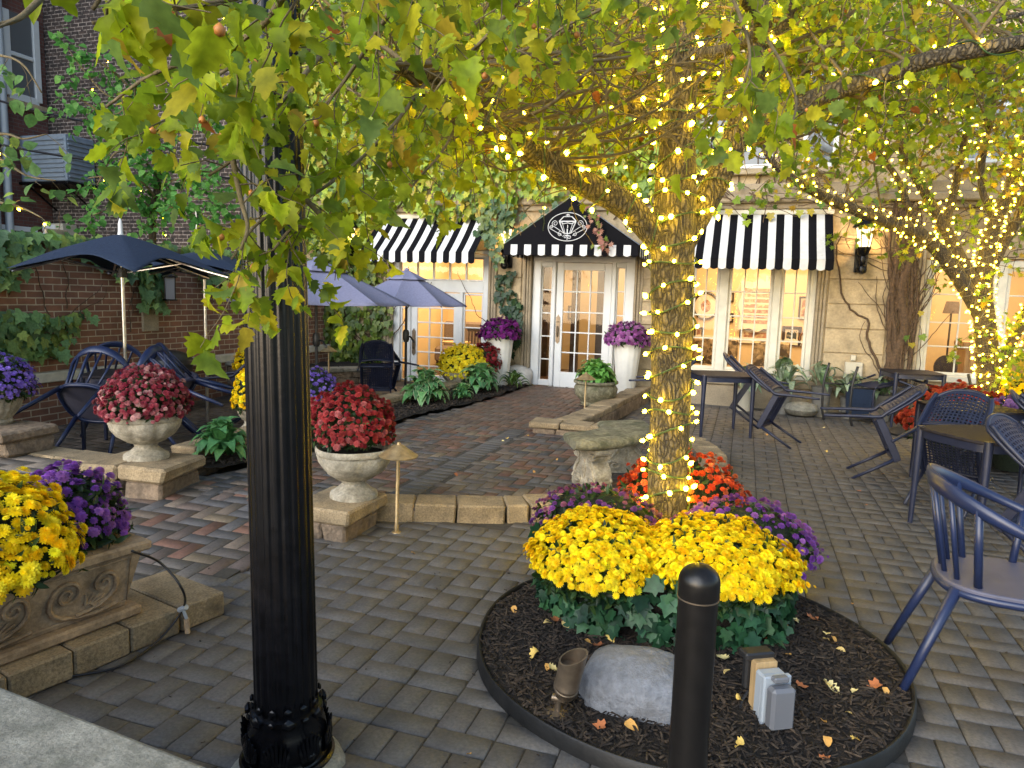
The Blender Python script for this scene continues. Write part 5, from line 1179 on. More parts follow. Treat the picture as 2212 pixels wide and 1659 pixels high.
def sled_chair():
    t = thing('woven_chair', 'x', 'chair', group='woven navy chairs upturned on the far tables')
    mb = MB()
    mb.grid(lambda u, v: (-.22+.44*u, .03+.42*v, .43-.03*math.sin(PI*v)), 8, 8); 
    mb.build('seat', mt['umbnavy'], t, solid=.008)
    mb = MB()
    for k in range(16): z = .5+k*.024; mb.tube([(-.21,.455+.1*(z-.48),z),(.21,.455+.1*(z-.48),z)], .007, 5)
    mb.build('backrest', mt['navy'], t)
    for s in (-1, 1):
        mb = MB(); mb.tube(sm([(s*.25,-.02,.05),(s*.25,.12,.012),(s*.25,.34,.0),(s*.25,.56,.02),(s*.25,.78,.09)]), .017, 7); mb.build('runner', mt['blackpl'], t, smooth=180)
        mb = MB(); mb.tube([(s*.25,.07,.02),(s*.23,.05,.43)], .013, 7); mb.tube([(s*.25,.5,.015),(s*.23,.46,.43)], .013, 7); mb.build('leg', mt['blackpl'], t, smooth=180)
        mb = MB(); mb.tube(sm([(s*.23,.03,.43),(s*.23,.46,.43),(s*.225,.53,.7),(s*.22,.58,.9)]), .015, 7); mb.build('side_frame', mt['navy'], t, smooth=180)
    mb = MB(); mb.tube([(-.22,.02,.43),(.22,.02,.43)], .013, 7); mb.build('stretcher', mt['blackpl'], t)
    return t
protos = {}
def chair(kind, x, y, z, heading, tilt, label):
    """x,y,z: mid point between the front leg tips; heading in degrees the way the chair faces"""
    if kind not in protos: o = protos[kind] = {'net': net_chair, 'spin': spindle_chair, 'sled': sled_chair}[kind]()
    else: o = copy_tree(protos[kind])
    h = math.radians(heading); o.location = (x, y, z); o.rotation_euler = (math.radians(tilt), 0, math.atan2(math.cos(h), -math.sin(h))); o['label'] = label; return o
def table(x, y, rot, label, s=.34, h=.735):
    t = thing('cafe_table', label, 'table', (x, y, 0), math.radians(rot), group='square resin cafe tables')
    out = [(s*1.02*math.copysign(abs(math.cos(a))**.42, math.cos(a)), s*1.02*math.copysign(abs(math.sin(a))**.42, math.sin(a))) for a in [2*PI*(k+.5)/64 for k in range(64)]]
    mb = MB(); mb.ext(out, h-.02, h); mb.build('table_top', mt['tabletop'], t, smooth=35, bevel=.005)
    mb = MB(); mb.ext([(a*.955, b*.955) for a, b in out], h-.075, h-.021); mb.build('apron', mt['navy'], t, smooth=35)
    for sx in (-1, 1):
        for sy in (-1, 1):
            mb = MB(); mb.tube([(sx*s*.88,sy*s*.88,0),(sx*s*.86,sy*s*.86,h-.03),(sx*s*.86,sy*s*.86,h+.004)], [.017,.028,.027], 10); mb.build('leg', mt['navy'], t, smooth=50)
    return t
def hd(dx, dy): return math.degrees(math.atan2(dy, dx))
table(-.24, 8.98, 20, 'resin table just right of the lit trunk with chairs tipped on it')
chair('net', .64, 8.56, 0, hd(-.93,.30), 66, 'perforated chair tipped left onto the table nearest the lit trunk')
chair('net', .26, 9.72, 0, hd(-.95,.05), 60, 'perforated chair tipped behind its neighbour at the table nearest the trunk')
chair('net', -1.05, 9.25, 0, hd(.97,-.05), 62, 'perforated chair tipped from behind the lit trunk onto that table')
table(1.98, 7.3, 22, 'resin table with a worn pale top near the rust orange mum')
chair('net', 1.04, 7.36, 0, hd(.98,-.02), 64, 'perforated chair tipped right with legs sticking out into the open paving')
table(1.68, 5.74, 30, 'resin table with a glossy worn top nearest the camera on the right')
chair('net', 1.52, 6.28, 0, hd(.5,.85), 60, 'perforated chair with wide arched back between the two right hand tables')
chair('net', 2.02, 5.06, 0, hd(-.72,.6), 62, 'perforated chair tipped onto the near table at the right edge')
chair('net', 2.72, 6.95, 0, hd(-.9,.3), 62, 'perforated chair tipped from the right edge onto the worn pale table')
chair('spin', 1.34, 3.3, 0, hd(.995,-.1), 0, 'upright navy spindle back chair in the right foreground').scale = (1.12, 1.12, 1.12)
protos_front = protos['spin']
table(2.2, 10.85, 8, 'dark table under the upturned woven chairs by the wall')
chair('sled', 1.25, 10.5, .02, 38, 88, 'woven chair upturned with two curved runners upright before the stone wall')
chair('sled', 2.85, 10.3, .02, 150, 88, 'woven chair behind the rust red mum with two runner ends in the air')
# left patio
g = P(272, 810, 6.95); lt = (g.x, g.y)
table(lt[0], lt[1], 30, 'blue table under the navy umbrella on the left patio')
for ang, lab in ((-78,'navy spindle chair tipped toward the blue table, nearest the camera'),(150,'navy spindle chair tipped against the far left side of the blue table'),(12,'navy spindle chair tipped from the right behind the dusky red mum'),(62,'navy spindle chair tipped from the far right side of the blue table')):
    a = math.radians(ang); chair('spin', lt[0]+.72*math.cos(a), lt[1]+.72*math.sin(a), 0, ang+180+random.uniform(-6, 6), 52, lab)
g = G(812, 880, 0); chair('net', g.x, g.y, -.02, 118, 62, 'perforated chair tipped over behind the crimson mum by the umbrella pole')
g = G(852, 872, 0); chair('net', g.x, g.y, -.02, 150, 66, 'perforated chair leaning behind the overturned one at the umbrella pole')
g = G(508, 922, 0); chair('net', g.x-.1, g.y, 0, 20, 60, 'perforated chair almost hidden by the lamp post, one leg showing on its left')
# umbrellas
def pole(t, h, r=.019, m='steel'):
    mb = MB(); mb.tube([(0,0,0),(0,0,h)], r, 10); mb.build('pole', mt[m], t, smooth=60)
def navy_umbrella(p, rz, label, s, hz, ha):
    t = thing('navy_umbrella', label, 'umbrella', (p[0], p[1], 0), rz, group='navy canvas market umbrellas'); pole(t, ha+.06)
    def f(u, v):
        k = u*6; i = int(k) % 6; fr = k-int(k); a0, a1 = PI*i/3, PI*(i+1)/3; q = .03+.97*v; sag = 1-.3*math.sin(PI*fr)*q**1.5
        x = (math.cos(a0)*(1-fr)+math.cos(a1)*fr)*s*q*sag; y = (math.sin(a0)*(1-fr)+math.sin(a1)*fr)*s*q*sag
        return (x, y, ha-(ha-hz)*q**1.25*(1-.42*math.sin(PI*fr)*q)-.008*math.sin(PI*fr)*q)
    mb = MB(); mb.grid(f, 72, 14); mb.build('canopy', mt['umbnavy'], t, smooth=180, solid=.004)
    mb = MB(); mb.lathe([(.03,ha-.02),(.022,ha+.03),(.02,ha+.1),(.008,ha+.15),(0,ha+.155)], 12); mb.build('finial', mt['white'], t, smooth=50)
    mb = MB(); mb.lathe([(.05,hz-.04),(.05,hz+.05),(.02,hz+.06)], 14); mb.build('hub', mt['blackpl'], t)
    for k in range(6):
        c = Vector(f(k/6+1e-6, .98))-Vector((0,0,.02))
        mb = MB(); mb.tube([Vector((0,0,ha-.04))*(1-q)+c*q-Vector((0,0,.03*math.sin(PI*q))) for q in (0,.25,.5,.75,1)], .009, 5); mb.tube([(0,0,hz), c*.55+Vector((0,0,(ha-.05)*.45))-Vector((0,0,.03))], .007, 5); mb.build('rib', mt['steel'], t)
    return t
navy_umbrella((lt[0], lt[1]), math.radians(-98), 'navy canvas umbrella on a steel pole at the left', 1.04, 1.70, 2.07)
g = P(440, 545, 8.3); navy_umbrella((g.x, g.y), math.radians(-80), 'second navy umbrella behind hanging leaves left of the lamp post', 1.0, 1.72, 2.0)
def oct_umbrella(p, label, r, hz, ha, rz=0, m='blackpl'):
    t = thing('round_umbrella', label, 'umbrella', (p[0], p[1], 0), rz, group='slate blue octagonal umbrellas'); pole(t, ha, .02, m)
    def f(u, v, k0=0, r0=0, r1=1):
        k = u*8; i = int(k) % 8; fr = k-int(k); a0, a1 = 2*PI*i/8, 2*PI*(i+1)/8; q = r0+(r1-r0)*v; sag = 1-.10*math.sin(PI*fr)*q
        x = (math.cos(a0)*(1-fr)+math.cos(a1)*fr)*r*q*sag; y = (math.sin(a0)*(1-fr)+math.sin(a1)*fr)*r*q*sag
        return (x, y, ha-(ha-hz)*q**1.12-.015*math.sin(PI*fr)*q+k0)
    mb = MB(); mb.grid(lambda u, v: f(u, v, 0, .12), 64, 10); mb.build('canopy', mt['umbblue'], t, smooth=25, solid=.004)
    mb = MB(); mb.grid(lambda u, v: f(u, v, .035, .02, .34), 64, 4); mb.build('vent_cap', mt['umbblue'], t, smooth=25, solid=.004)
    mb = MB(); mb.lathe([(.04,ha+.02),(.04,ha+.05),(.015,ha+.06)], 12); mb.build('finial', mt['umbblue'], t)
    for k in range(8):
        a = 2*PI*k/8; mb = MB(); mb.tube([(0,0,ha-.02),(r*.985*math.cos(a),r*.985*math.sin(a),hz-.012)], .008, 5); mb.build('rib', mt['blackpl'], t)
    mb = MB(); mb.lathe([(.035,.86),(.05,.9),(.05,1.0),(.035,1.04)], 12); mb.tube(sm([(.03,-.03,.95),(.08,-.06,.94),(.12,-.1,.9),(.15,-.12,.86)]), .014, 6); mb.build('crank', mt['blackpl'], t, smooth=50)
    mb = MB(); mb.lathe([(.24,0),(.24,.03),(.06,.07),(.03,.2)], 24); mb.build('base', mt['blackpl'], t, smooth=50)
g = P(683, 640, 9.3); oct_umbrella((g.x, g.y), 'larger slate blue umbrella just right of the lamp post', 1.22, 1.43, 1.96, .42)
g = P(878, 640, 10.7); oct_umbrella((g.x, g.y), 'smaller slate blue umbrella in front of the french doors', .92, 1.42, 1.90, .25)
g = G(343, 888, 0)
t = thing('trash_bin', 'black domed litter bin against the brick wall', 'bin', (-6.93, 7.2, 0))
mb = MB(); mb.lathe([(.24,0),(.25,.02),(.27,.55),(.275,.6)], 32); mb.build('body', mt['blackpl'], t, smooth=50)
mb = MB(); mb.lathe([(.285,.6),(.285,.66),(.27,.68),(.2,.74),(.1,.775),(0,.78)], 32, cap=False); mb.build('lid', mt['blackpl'], t, smooth=60)
mb = MB(); mb.bbox((.1,-.278,.42), (.26,-.2,.56), .01, 0, Matrix.Rotation(.5, 4, 'Z')); mb.build('opening', mt['soil'], t)
g = G(1955, 942, 0)
t = tag(MB().lathe([(.27,0),(.28,.03),(.24,.07),(.1,.12),(.04,.14),(.035,.26)], 24, (g.x+.1, g.y+.1, 0)).build('umbrella_base', mt['blackpl'], smooth=50), 'black rounded umbrella base on the paving between the right hand tables', 'umbrella base')
t = tag(MB().tube(sm([(1.4,11.3,.05),(1.5,11.25,.3),(1.6,11.2,.42),(1.9,11.2,.43),(2.1,11.2,.4)]), .018, 7).build('drain_hose', mt['white'], smooth=180), 'pale flexible hose bent along the foot of the vine covered wall', 'hose')
t = thing('wall_outlet', 'beige outlet boxes low on the stone wall', 'outlet box', (1.55, Y0-.032, .72))
mb = MB(); mb.bbox((-.05,-.05,.08), (.02,0,.16), .008); mb.build('small_box', mt['terrapot'], t)
mb = MB(); mb.bbox((-.12,-.08,-.16), (.12,0,.06), .012); mb.bbox((.03,-.09,.0), (.11,-.075,.05), .005); mb.build('large_box', mt['terrapot'], t)
# ------------------------------------------------------------------ TREES
def resample(pts, step):
    pts = [np.array(p, float) for p in pts]; out = [pts[0]]
    for a, b in zip(pts, pts[1:]):
        L = np.linalg.norm((b-a)[:3]); k = max(1, int(L/step))
        out += [a+(b-a)*i/k for i in range(1, k+1)]
    return out
def limb(pix, n=36, step=.02, amp=.07, fq=22):
    """pix: (px,py,depth,radius) -> smooth noisy tube; returns MB-data and the path"""
    pts = [(*P(px, py, d), r) for px, py, d, r in pix]; path = resample(sm(pts, 5), step)
    return path
def add_limb(mb, path, n=36, amp=.07, fq=20):
    mb.tube([Vector(p[:3]) for p in path], [p[3] for p in path], n)
    st = len(mb.v)-n*len(path)
    for i, p in enumerate(path):
        c = Vector(p[:3])
        for j in range(n):
            q = Vector(mb.v[st+i*n+j]); d = q-c; u = d.normalized()
            nz = mnoise.noise(Vector((q.x*fq, q.y*fq, q.z*fq*.3)))*.6+mnoise.noise(q*6)*.5
            mb.v[st+i*n+j] = tuple(c+d*(1+amp*nz))
tree = thing('hawthorn_tree', 'tree with furrowed trunk wrapped in lit string lights, leafy limbs spreading overhead', 'tree')
Rr = lambda w, d: w*d*1.02/F/2
trunk_path = limb([(1434,1230,3.92,.165),(1440,1100,3.92,.136),(1447,900,3.92,.132),(1452,700,3.92,.136),(1452,560,3.92,.142),(1456,470,3.92,.142),(1462,350,3.92,.122),(1468,200,3.93,.105),(1474,60,3.95,.09),(1482,-150,3.97,.07),(1488,-330,4.0,.05)])
trunk_path = [np.append(p[:3], p[3]*.82) for p in trunk_path]
mb = MB(); add_limb(mb, trunk_path, 64, .075, 24); mb.build('trunk', mt['bark'], tree, smooth=180)
L1 = limb([(1440,540,3.9,.075),(1385,475,3.87,.072),(1330,430,3.83,.072),(1240,385,3.75,.064),(1150,330,3.6,.055),(1070,275,3.4,.047),(1010,215,3.15,.036),(930,165,2.85,.028),(820,135,2.5,.02)])
L2 = limb([(1475,520,3.95,.075),(1530,425,4.0,.07),(1580,320,4.02,.068),(1610,220,4.0,.058),(1635,110,3.95,.052),(1660,0,3.9,.045),(1680,-120,3.85,.035)])
L3 = limb([(1605,290,4.0,.05),(1680,250,3.9,.052),(1780,205,3.8,.048),(1900,165,3.65,.042),(2020,125,3.5,.038),(2130,105,3.4,.034),(2260,80,3.3,.028)])
L4 = limb([(1450,260,3.95,.05),(1390,245,4.0,.038),(1310,205,4.1,.032),(1230,160,4.2,.025),(1150,140,4.3,.018)])
L5 = limb([(1625,200,3.98,.035),(1665,110,4.05,.03),(1710,20,4.1,.024),(1750,-80,4.1,.018)])
L6 = limb([(1690,190,4.3,.03),(1790,120,4.6,.026),(1900,130,4.8,.024),(2010,130,4.9,.02),(2120,60,4.9,.016),(2240,20,5,.012)])
L7 = limb([(1475,120,3.95,.04),(1560,110,3.6,.03),(1640,60,3.0,.024),(1560,-60,2.5,.02),(1480,-150,2.2,.016)])
for Lk in (L1, L2, L3, L4, L5, L6, L7):
    mb = MB(); add_limb(mb, Lk, 24, .06, 26); mb.build('branch', mt['bark'], tree, smooth=180)
# leafy branches: (px,py,depth) nodes; each gets twigs and leaves
twm = MB(); LP = []; LA = []; LS = []; BER = []; TW = []
def branch(nodes, r0, r1, tw_len, every, lsz, lstep, spread=1.0, droop=.55, berries=.0, tubeit=True):
    pts = resample(sm([tuple(P(*q)) for q in nodes], 6), .025)
    if tubeit: twm.tube([Vector(p) for p in pts], [r0+(r1-r0)*i/len(pts) for i in range(len(pts))], 6)
    nxt = 0; s = 0
    for i in range(1, len(pts)):
        s += np.linalg.norm(pts[i]-pts[i-1])
        if s < nxt: continue
        nxt = s+every*random.uniform(.6, 1.4)
        t = nrm(pts[i]-pts[i-1]); side = nrm(rng.normal(size=3)); d = nrm(t*.5+side*spread); L = tw_len*random.uniform(.5, 1.3)
        q = pts[i].copy(); tp = [q.copy()]; ns = max(2, int(L/lstep))
        for k in range(ns):
            d = nrm(d+rng.normal(0, .22, 3)+np.array([0,0,-droop*.16])); q = q+d*(L/ns); tp.append(q.copy())
            for _ in range(random.choice((1,1,2))):
                a = nrm(d*.35+rng.normal(0, .55, 3)+np.array([0,0,-droop])); LP.append(q+a*lsz*.25); LA.append(a); LS.append(lsz*random.uniform(.55, 1.25))
            if random.random() < berries: BER.append(q+np.array([0,0,-.02])+rng.normal(0, .008, 3))
        twm.tube([Vector(p) for p in tp], [.0022-.0012*k/ns for k in range(len(tp))], 4, cap=False)
        TW.append(tp)
fg = [  # foreground sprays hanging before the lamp post
 [(820,135,2.5),(700,110,2.15),(560,120,1.9),(430,190,1.8),(330,290,1.75)],
 [(930,165,2.85),(850,270,2.4),(760,360,2.1),(660,430,1.95),(560,480,1.85),(500,560,1.8)],
 [(700,110,2.15),(600,230,1.9),(520,330,1.8),(450,380,1.78)],
 [(1010,215,3.15),(960,320,2.8),(900,390,2.6),(860,450,2.5)],
 [(1480,-150,2.2),(1200,-120,1.8),(900,-60,1.55),(620,-20,1.35),(380,20,1.2),(200,50,1.1)],
 [(900,-60,1.55),(820,60,1.75),(740,180,1.9),(640,300,1.95)],
 [(1200,-120,1.8),(1120,0,2.0),(1040,90,2.1),(960,170,2.2),(900,260,2.25)],
 [(620,-20,1.35),(560,60,1.5),(450,120,1.6),(330,160,1.65),(230,230,1.7)],
 [(1560,-60,2.5),(1420,-40,2.4),(1300,20,2.35),(1200,70,2.35),(1120,150,2.4)],
 [(1560,-60,2.5),(1600,40,2.3),(1620,120,2.2),(1600,200,2.15)],
 [(1640,60,3.0),(1690,140,2.7),(1720,220,2.6),(1700,300,2.5)],
 [(500,330,1.8),(520,430,1.75),(535,490,1.72),(520,540,1.7)],
 [(660,430,1.95),(720,500,1.95),(640,490,1.9),(590,540,1.85)],
]
for b in fg: branch(b, .008, .003, .28, .048, .059, .036, berries=.04)
branch([(200,-60,1.05),(110,-20,1.0),(40,40,.95),(-40,60,.92)], .005, .003, .16, .1, .075, .05)
branch([(620,-20,1.35),(400,-40,1.15),(250,-30,1.05),(200,20,1.05)], .005, .003, .18, .1, .075, .05, berries=.05)
mid = []
for path in (L1, L2, L3, L4, L5, L6): mid.append(path)
def from_path(path, every, L, lsz, lst, k0=0, up=.3, berries=.02):
    s = 0; nxt = .1
    for i in range(1, len(path)):
        s += np.linalg.norm((path[i]-path[i-1])[:3])
        if s < nxt or s < k0: continue
        nxt = s+every*random.uniform(.6, 1.4)
        t = nrm((path[i]-path[i-1])[:3]); d = nrm(t*.5+rng.normal(0, .7, 3)+np.array([0,0,up])); q = path[i][:3].copy(); tp = [q.copy()]; ln = L*random.uniform(.5, 1.2); ns = int(ln/lst)
        for k in range(ns):
            d = nrm(d+rng.normal(0, .2, 3)+np.array([0,0,-.05])); q = q+d*ln/ns; tp.append(q.copy())
            if k > ns*.25:
                for _ in range(random.choice((1,2,2))):
                    a = nrm(d*.3+rng.normal(0, .6, 3)+np.array([0,0,-.5])); LP.append(q+a*.02+rng.normal(0, .03, 3)); LA.append(a); LS.append(lsz*random.uniform(.6, 1.25))
        twm.tube([Vector(p) for p in tp], [.004-.0026*k/ns for k in range(len(tp))], 4, cap=False); TW.append(tp)
for pth, k0 in ((L1, .5), (L2, .6), (L3, .5), (L4, .15), (L5, .1), (L6, .1), (trunk_path, 2.6)): from_path(pth, .13, .75, .054, .045, k0)
# sprays filling the high crown, radiating from the limbs
for k in range(150):
    src = random.choice((L1, L1, L2, L4, L4, L4, L5, L6, L1, L3)); b = src[random.randrange(len(src)//3, len(src))][:3]
    e = b+np.array([random.uniform(-1.1, 1.1), random.uniform(.0, 1.7), random.uniform(.1, .9)]); m_ = (b+e)/2+rng.normal(0, .12, 3)
    pts = resample(sm([b, m_, e], 6), .03); twm.tube([Vector(p) for p in pts], [.011-.008*i/len(pts) for i in range(len(pts))], 5, cap=False)
    from_path([np.append(p, 0) for p in pts], .11, .5, .054, .045, .25, .1)
twm.build('twigs', mt['twig'], tree, smooth=180)
GRN = [(.27,.36,.012),(.33,.41,.016),(.2,.29,.016),(.37,.44,.02),(.28,.38,.02),(.2,.29,.03),(.16,.25,.05),(.48,.45,.025),(.4,.42,.02)]
LP = np.array(LP); LA = np.array(LA); LS = np.array(LS)
dep = LP @ np.array([-math.sin(YA), math.cos(YA), 0]); axd = np.hypot(LP[:, 0]+.4, LP[:, 1]-3.97); lat = LP @ np.array([math.cos(YA), math.sin(YA), 0])/np.maximum(dep, .1)
k_ = ((dep < 2.75) | (LP[:, 2] > 2.16)) & (axd > .42) & ~((dep > 2.6) & (dep < 4.0) & (abs(lat-.24) < .09) & (LP[:, 2] < 3.0) & (rng.random(len(LP)) < .8)) & ~((dep > 2.6) & (dep < 3.8) & (lat > -.06) & (lat < .25) & (LP[:, 2] < 2.6) & (rng.random(len(LP)) < .85)); LP, LA, LS = LP[k_], LA[k_], LS[k_]; n = len(LP)
col = pick(GRN, n, .25); q = rng.random(n); col[q < .05] = (.45,.33,.03); col[q < .012] = (.42,.14,.03)
nn = rng.normal(size=(n, 3))+np.array([-.1,-.6,.35])
inst('crown', HAW, LP, frame_from(LA, nn), np.stack([np.array(LS)*rng.uniform(.7, 1.05, n), LS, LS*rng.uniform(-.3, 2.2, n)], -1), col, mt['leaf'], tree, smooth=180)
print('hawthorn leaves', n)
mb = MB(); mb.add(*BULB); mb.build('berry', mt['berry'], smooth=180); bo = bpy.data.objects['berry']
for k, q in enumerate(BER[:100]):
    o = bo if k == 0 else bo.copy()
    if k: C.objects.link(o)
    o.parent = tree; o.location = q; o.scale = (random.uniform(.007, .0105),)*3
# maple with several stems at the right
maple = thing('maple_tree', 'many stemmed maple wrapped in fairy lights beside the far right window', 'tree')
Q = lambda pts: limb([(x, y, d, r) for x, y, d, r in pts])
md = 8.2
ML = [Q([(2140,880,md,.125),(2135,800,md,.12),(2128,700,md,.11),(2122,640,md,.10),(2128,560,md,.085),(2150,480,md-.1,.07),(2185,400,md-.2,.055),(2215,280,md-.2,.045)]),
      Q([(2125,690,md,.09),(2085,620,md,.085),(2035,550,md-.05,.08),(1985,505,md-.1,.075),(1920,480,md-.2,.065),(1850,455,md-.3,.058),(1770,420,md-.4,.05),(1710,385,md-.5,.042),(1665,345,md-.5,.032),(1640,300,md-.5,.02)]),
      Q([(2120,640,md,.08),(2075,560,md+.05,.07),(2040,490,md+.1,.06),(2000,420,md+.15,.05),(1960,350,md+.2,.042),(1940,270,md+.2,.034),(1950,150,md+.2,.025)]),
      Q([(2130,600,md,.07),(2160,540,md+.1,.06),(2195,480,md+.1,.055),(2240,420,md+.1,.05)]),
      Q([(2040,490,md+.1,.045),(2060,420,md+.15,.04),(2075,340,md+.2,.034),(2090,250,md+.2,.028),(2080,120,md+.2,.02)]),
      Q([(1985,505,md-.1,.04),(1960,440,md-.1,.035),(1935,380,md-.1,.03),(1880,310,md-.15,.024),(1830,250,md-.2,.018)]),
      Q([(2150,480,md-.1,.04),(2120,400,md-.1,.035),(2130,300,md-.1,.03),(2160,180,md-.1,.02)]),
      Q([(2140,820,md-.05,.06),(2185,740,md-.15,.055),(2225,660,md-.2,.05)])]
mb = MB(); add_limb(mb, ML[0], 28, .06, 18); mb.build('trunk', mt['bark2'], maple, smooth=180)
for m_ in ML[1:]:
    mb = MB(); add_limb(mb, m_, 18, .06, 18); mb.build('branch', mt['bark2'], maple, smooth=180)
twm = MB(); LP = []; LA = []; LS = []; keepTW = TW; TW = []
for m_ in ML: from_path(m_, .14, .9, .075, .06, .9, .25)
for k in range(95):
    src = random.choice(ML[1:7]); b = src[random.randrange(len(src)//2, len(src))][:3]
    e = b+np.array([random.uniform(-1.0, 1.0), random.uniform(-1.2, .7), random.uniform(.1, 1.6)]); m_ = (b+e)/2+rng.normal(0, .15, 3)
    pts = resample(sm([b, m_, e], 6), .04); twm.tube([Vector(p) for p in pts], [.014-.01*i/len(pts) for i in range(len(pts))], 5, cap=False)
    from_path([np.append(p, 0) for p in pts], .16, .55, .075, .06, .3, .1)
for k in range(26):     # leaves low on the trunk
    q = ML[0][random.randrange(5, 40)][:3]; tp = [q, q+np.array([random.uniform(.05,.45), -random.uniform(.05,.3), random.uniform(-.1,.25)])]
    for j in range(14): a = nrm(rng.normal(0, .6, 3)+np.array([0,0,-.4])); LP.append(tp[1]+rng.normal(0, .09, 3)); LA.append(a); LS.append(.07*random.uniform(.6, 1.2))
twm.build('twigs', mt['twig'], maple, smooth=180); MTW = TW; TW = keepTW
n = len(LP); LP = np.array(LP); LA = np.array(LA); col = pick([(.2,.3,.03),(.26,.36,.03),(.3,.38,.035),(.15,.25,.03),(.4,.4,.04),(.42,.3,.04)], n, .25)
inst('crown', MAP, LP, frame_from(LA, rng.normal(size=(n, 3))+np.array([0,-.5,.5])), np.array(LS), col, mt['leaf'], maple)
print('maple leaves', n)
# small tree with fresh green leaves in front of the dark brick
redbud = thing('young_tree', 'fresh green leafy young tree rising behind the left garden wall', 'tree')
twm = MB(); LP = []; LA = []; LS = []
R0 = limb([(330,560,11.6,.06),(330,460,11.6,.055),(345,360,11.6,.045),(330,240,11.6,.035),(300,120,11.6,.02)])
mb = MB(); add_limb(mb, R0, 12, .05); mb.build('trunk', mt['bark2'], redbud, smooth=180)
for nodes in ([(340,430,11.6),(300,390,11.3),(240,380,11.1),(190,385,11.0)],[(345,460,11.6),(290,430,11.3),(230,455,11.1),(200,465,11)],[(335,330,11.6),(280,290,11.3),(230,250,11.2),(150,200,11.1)],[(340,400,11.6),(420,380,11.4),(480,400,11.3)],[(320,230,11.6),(250,160,11.3),(190,120,11.2)],[(335,420,11.6),(390,440,11.4),(460,470,11.4)],[(330,300,11.6),(400,270,11.4),(470,240,11.3)],[(345,380,11.6),(300,340,11.3),(250,330,11.1),(210,400,11)],[(320,200,11.6),(240,210,11.2),(180,150,11.1),(150,110,11)],[(345,460,11.6),(420,430,11.3),(490,440,11.2)]): branch(nodes, .02, .008, .5, .055, .12, .07, droop=.25)
twm.build('twigs', mt['twig'], redbud, smooth=180)
n = len(LP); inst('crown', SIMP, np.array(LP), frame_from(np.array(LA), rng.normal(0, .5, (n, 3))+np.array([.2,-.6,.8])), np.stack([np.array(LS)*1.25, LS, LS], -1), pick([(.1,.3,.07),(.14,.38,.09),(.07,.22,.05),(.18,.42,.1)], n, .2), mt['leaf'], redbud)
TW = keepTW
edge = thing('overhanging_branch', 'drooping bluish green leafy branches entering at the left edge above the navy umbrella', 'branch')
twm = MB(); LP = []; LA = []; LS = []
for nodes in ([(-80,330,5),(0,290,5),(50,300,4.9),(100,290,4.9)],[(-80,300,5),(10,350,4.9),(60,380,4.8),(120,390,4.7)],[(-60,420,4.8),(10,440,4.7),(50,450,4.7),(90,470,4.6)],[(-80,120,4.6),(0,120,4.5),(50,140,4.4),(90,200,4.4)]): branch(nodes, .012, .004, .22, .12, .085, .06, droop=.3)
twm.build('twigs', mt['twig'], edge, smooth=180)
n = len(LP); inst('leaves', SIMP, np.array(LP), frame_from(np.array(LA), rng.normal(0, .5, (n, 3))+np.array([.2,-.6,.7])), np.stack([np.array(LS)*1.15, LS, LS], -1), pick([(.12,.26,.07),(.17,.32,.11),(.09,.19,.05),(.24,.34,.07)], n, .2), mt['leaf'], edge)
TW = keepTW
# ------------------------------------------------------------------ IVY
def ivy(name, label, pts, nrmv, size, pal, stems=None, mat='ivy', cat='ivy', templ=None):
    t = thing(name, label, cat); n = len(pts); pts = np.array(pts)
    nn = np.array(nrmv)[None]+rng.normal(0, .38, (n, 3)); al = np.stack([rng.normal(0, .5, n)*(abs(nrmv[1])), rng.normal(0, .5, n)*abs(nrmv[0]), -np.ones(n)], -1)+np.array(nrmv)[None]*.25
    inst('leaves', templ or IVY, pts, frame_from(al, nn), size*rng.uniform(.55, 1.25, n), pick(pal, n, .25), mt[mat], t)
    if stems: stems.build('stems', mt['vine'], t, smooth=180)
    return t
def wander(mb, p, axis, ln, r, wv=.28, nrmv=(0,-1,0), off=.012):
    p = np.array(p, float); d = np.array([axis[0], axis[1], axis[2]], float); out = [p.copy()]
    for k in range(int(ln/.07)):
        d = nrm(d*.85+.15*nrm(np.array(axis, float))+rng.normal(0, wv, 3)*(1-np.abs(np.array(nrmv)))); p = p+d*.07; out.append(p.copy())
    mb.tube([Vector(q) for q in out], [r*(1-.6*k/len(out)) for k in range(len(out))], 5, cap=False); return out
YG = [(.2,.3,.025),(.26,.36,.03),(.3,.39,.035),(.16,.25,.03),(.36,.37,.04),(.12,.2,.04),(.42,.34,.04)]
pts = []; 
while len(pts) < 11000:      # big mass over the upper facade
    x, z = random.uniform(-8.9, 1.2), random.uniform(2.35, 6.8)
    lim = 2.95 if -6.4 < x < -4.0 else (2.35 if x < -6.4 else (3.15 if -3.7 < x < -1.4 else 2.75))
    if x > -1.3: lim = 3.3+(x+1.3)*.55
    dens = mnoise.noise((x*1.1, z*1.1, 3))
    if z < lim+.25*dens or dens < -.75+(.6 if x > -1 else 0): continue
    pts.append((x, Y0-.07-abs(random.gauss(0, .1))-(.06 if z > 3 and z < 3.4 else 0), z))
st = MB()
for k in range(60): wander(st, (random.uniform(-8.5, .5), Y0-.03, random.uniform(2.6, 3.6)), (random.uniform(-.7, .7), 0, 1), random.uniform(1, 3), .012)
ivy('climbing_ivy', 'yellow green creeper covering the upper facade above the awnings', pts, (0,-1,.25), .125, YG, st)
pts = []
while len(pts) < 1500:      # left bay wall down to the bed
    x, z = random.uniform(-8.4, -6.0), random.uniform(.35, 2.6); dn = mnoise.noise((x*1.6, z*1.6, 7))
    if dn < -.2 or (x > -6.2 and random.random() < .6): continue
    pts.append((x, Y0-.05-abs(random.gauss(0, .07)), z))
st = MB()
for k in range(14): wander(st, (random.uniform(-7.2, -6.2), Y0-.02, .3), (0, 0, 1), 2, .014)
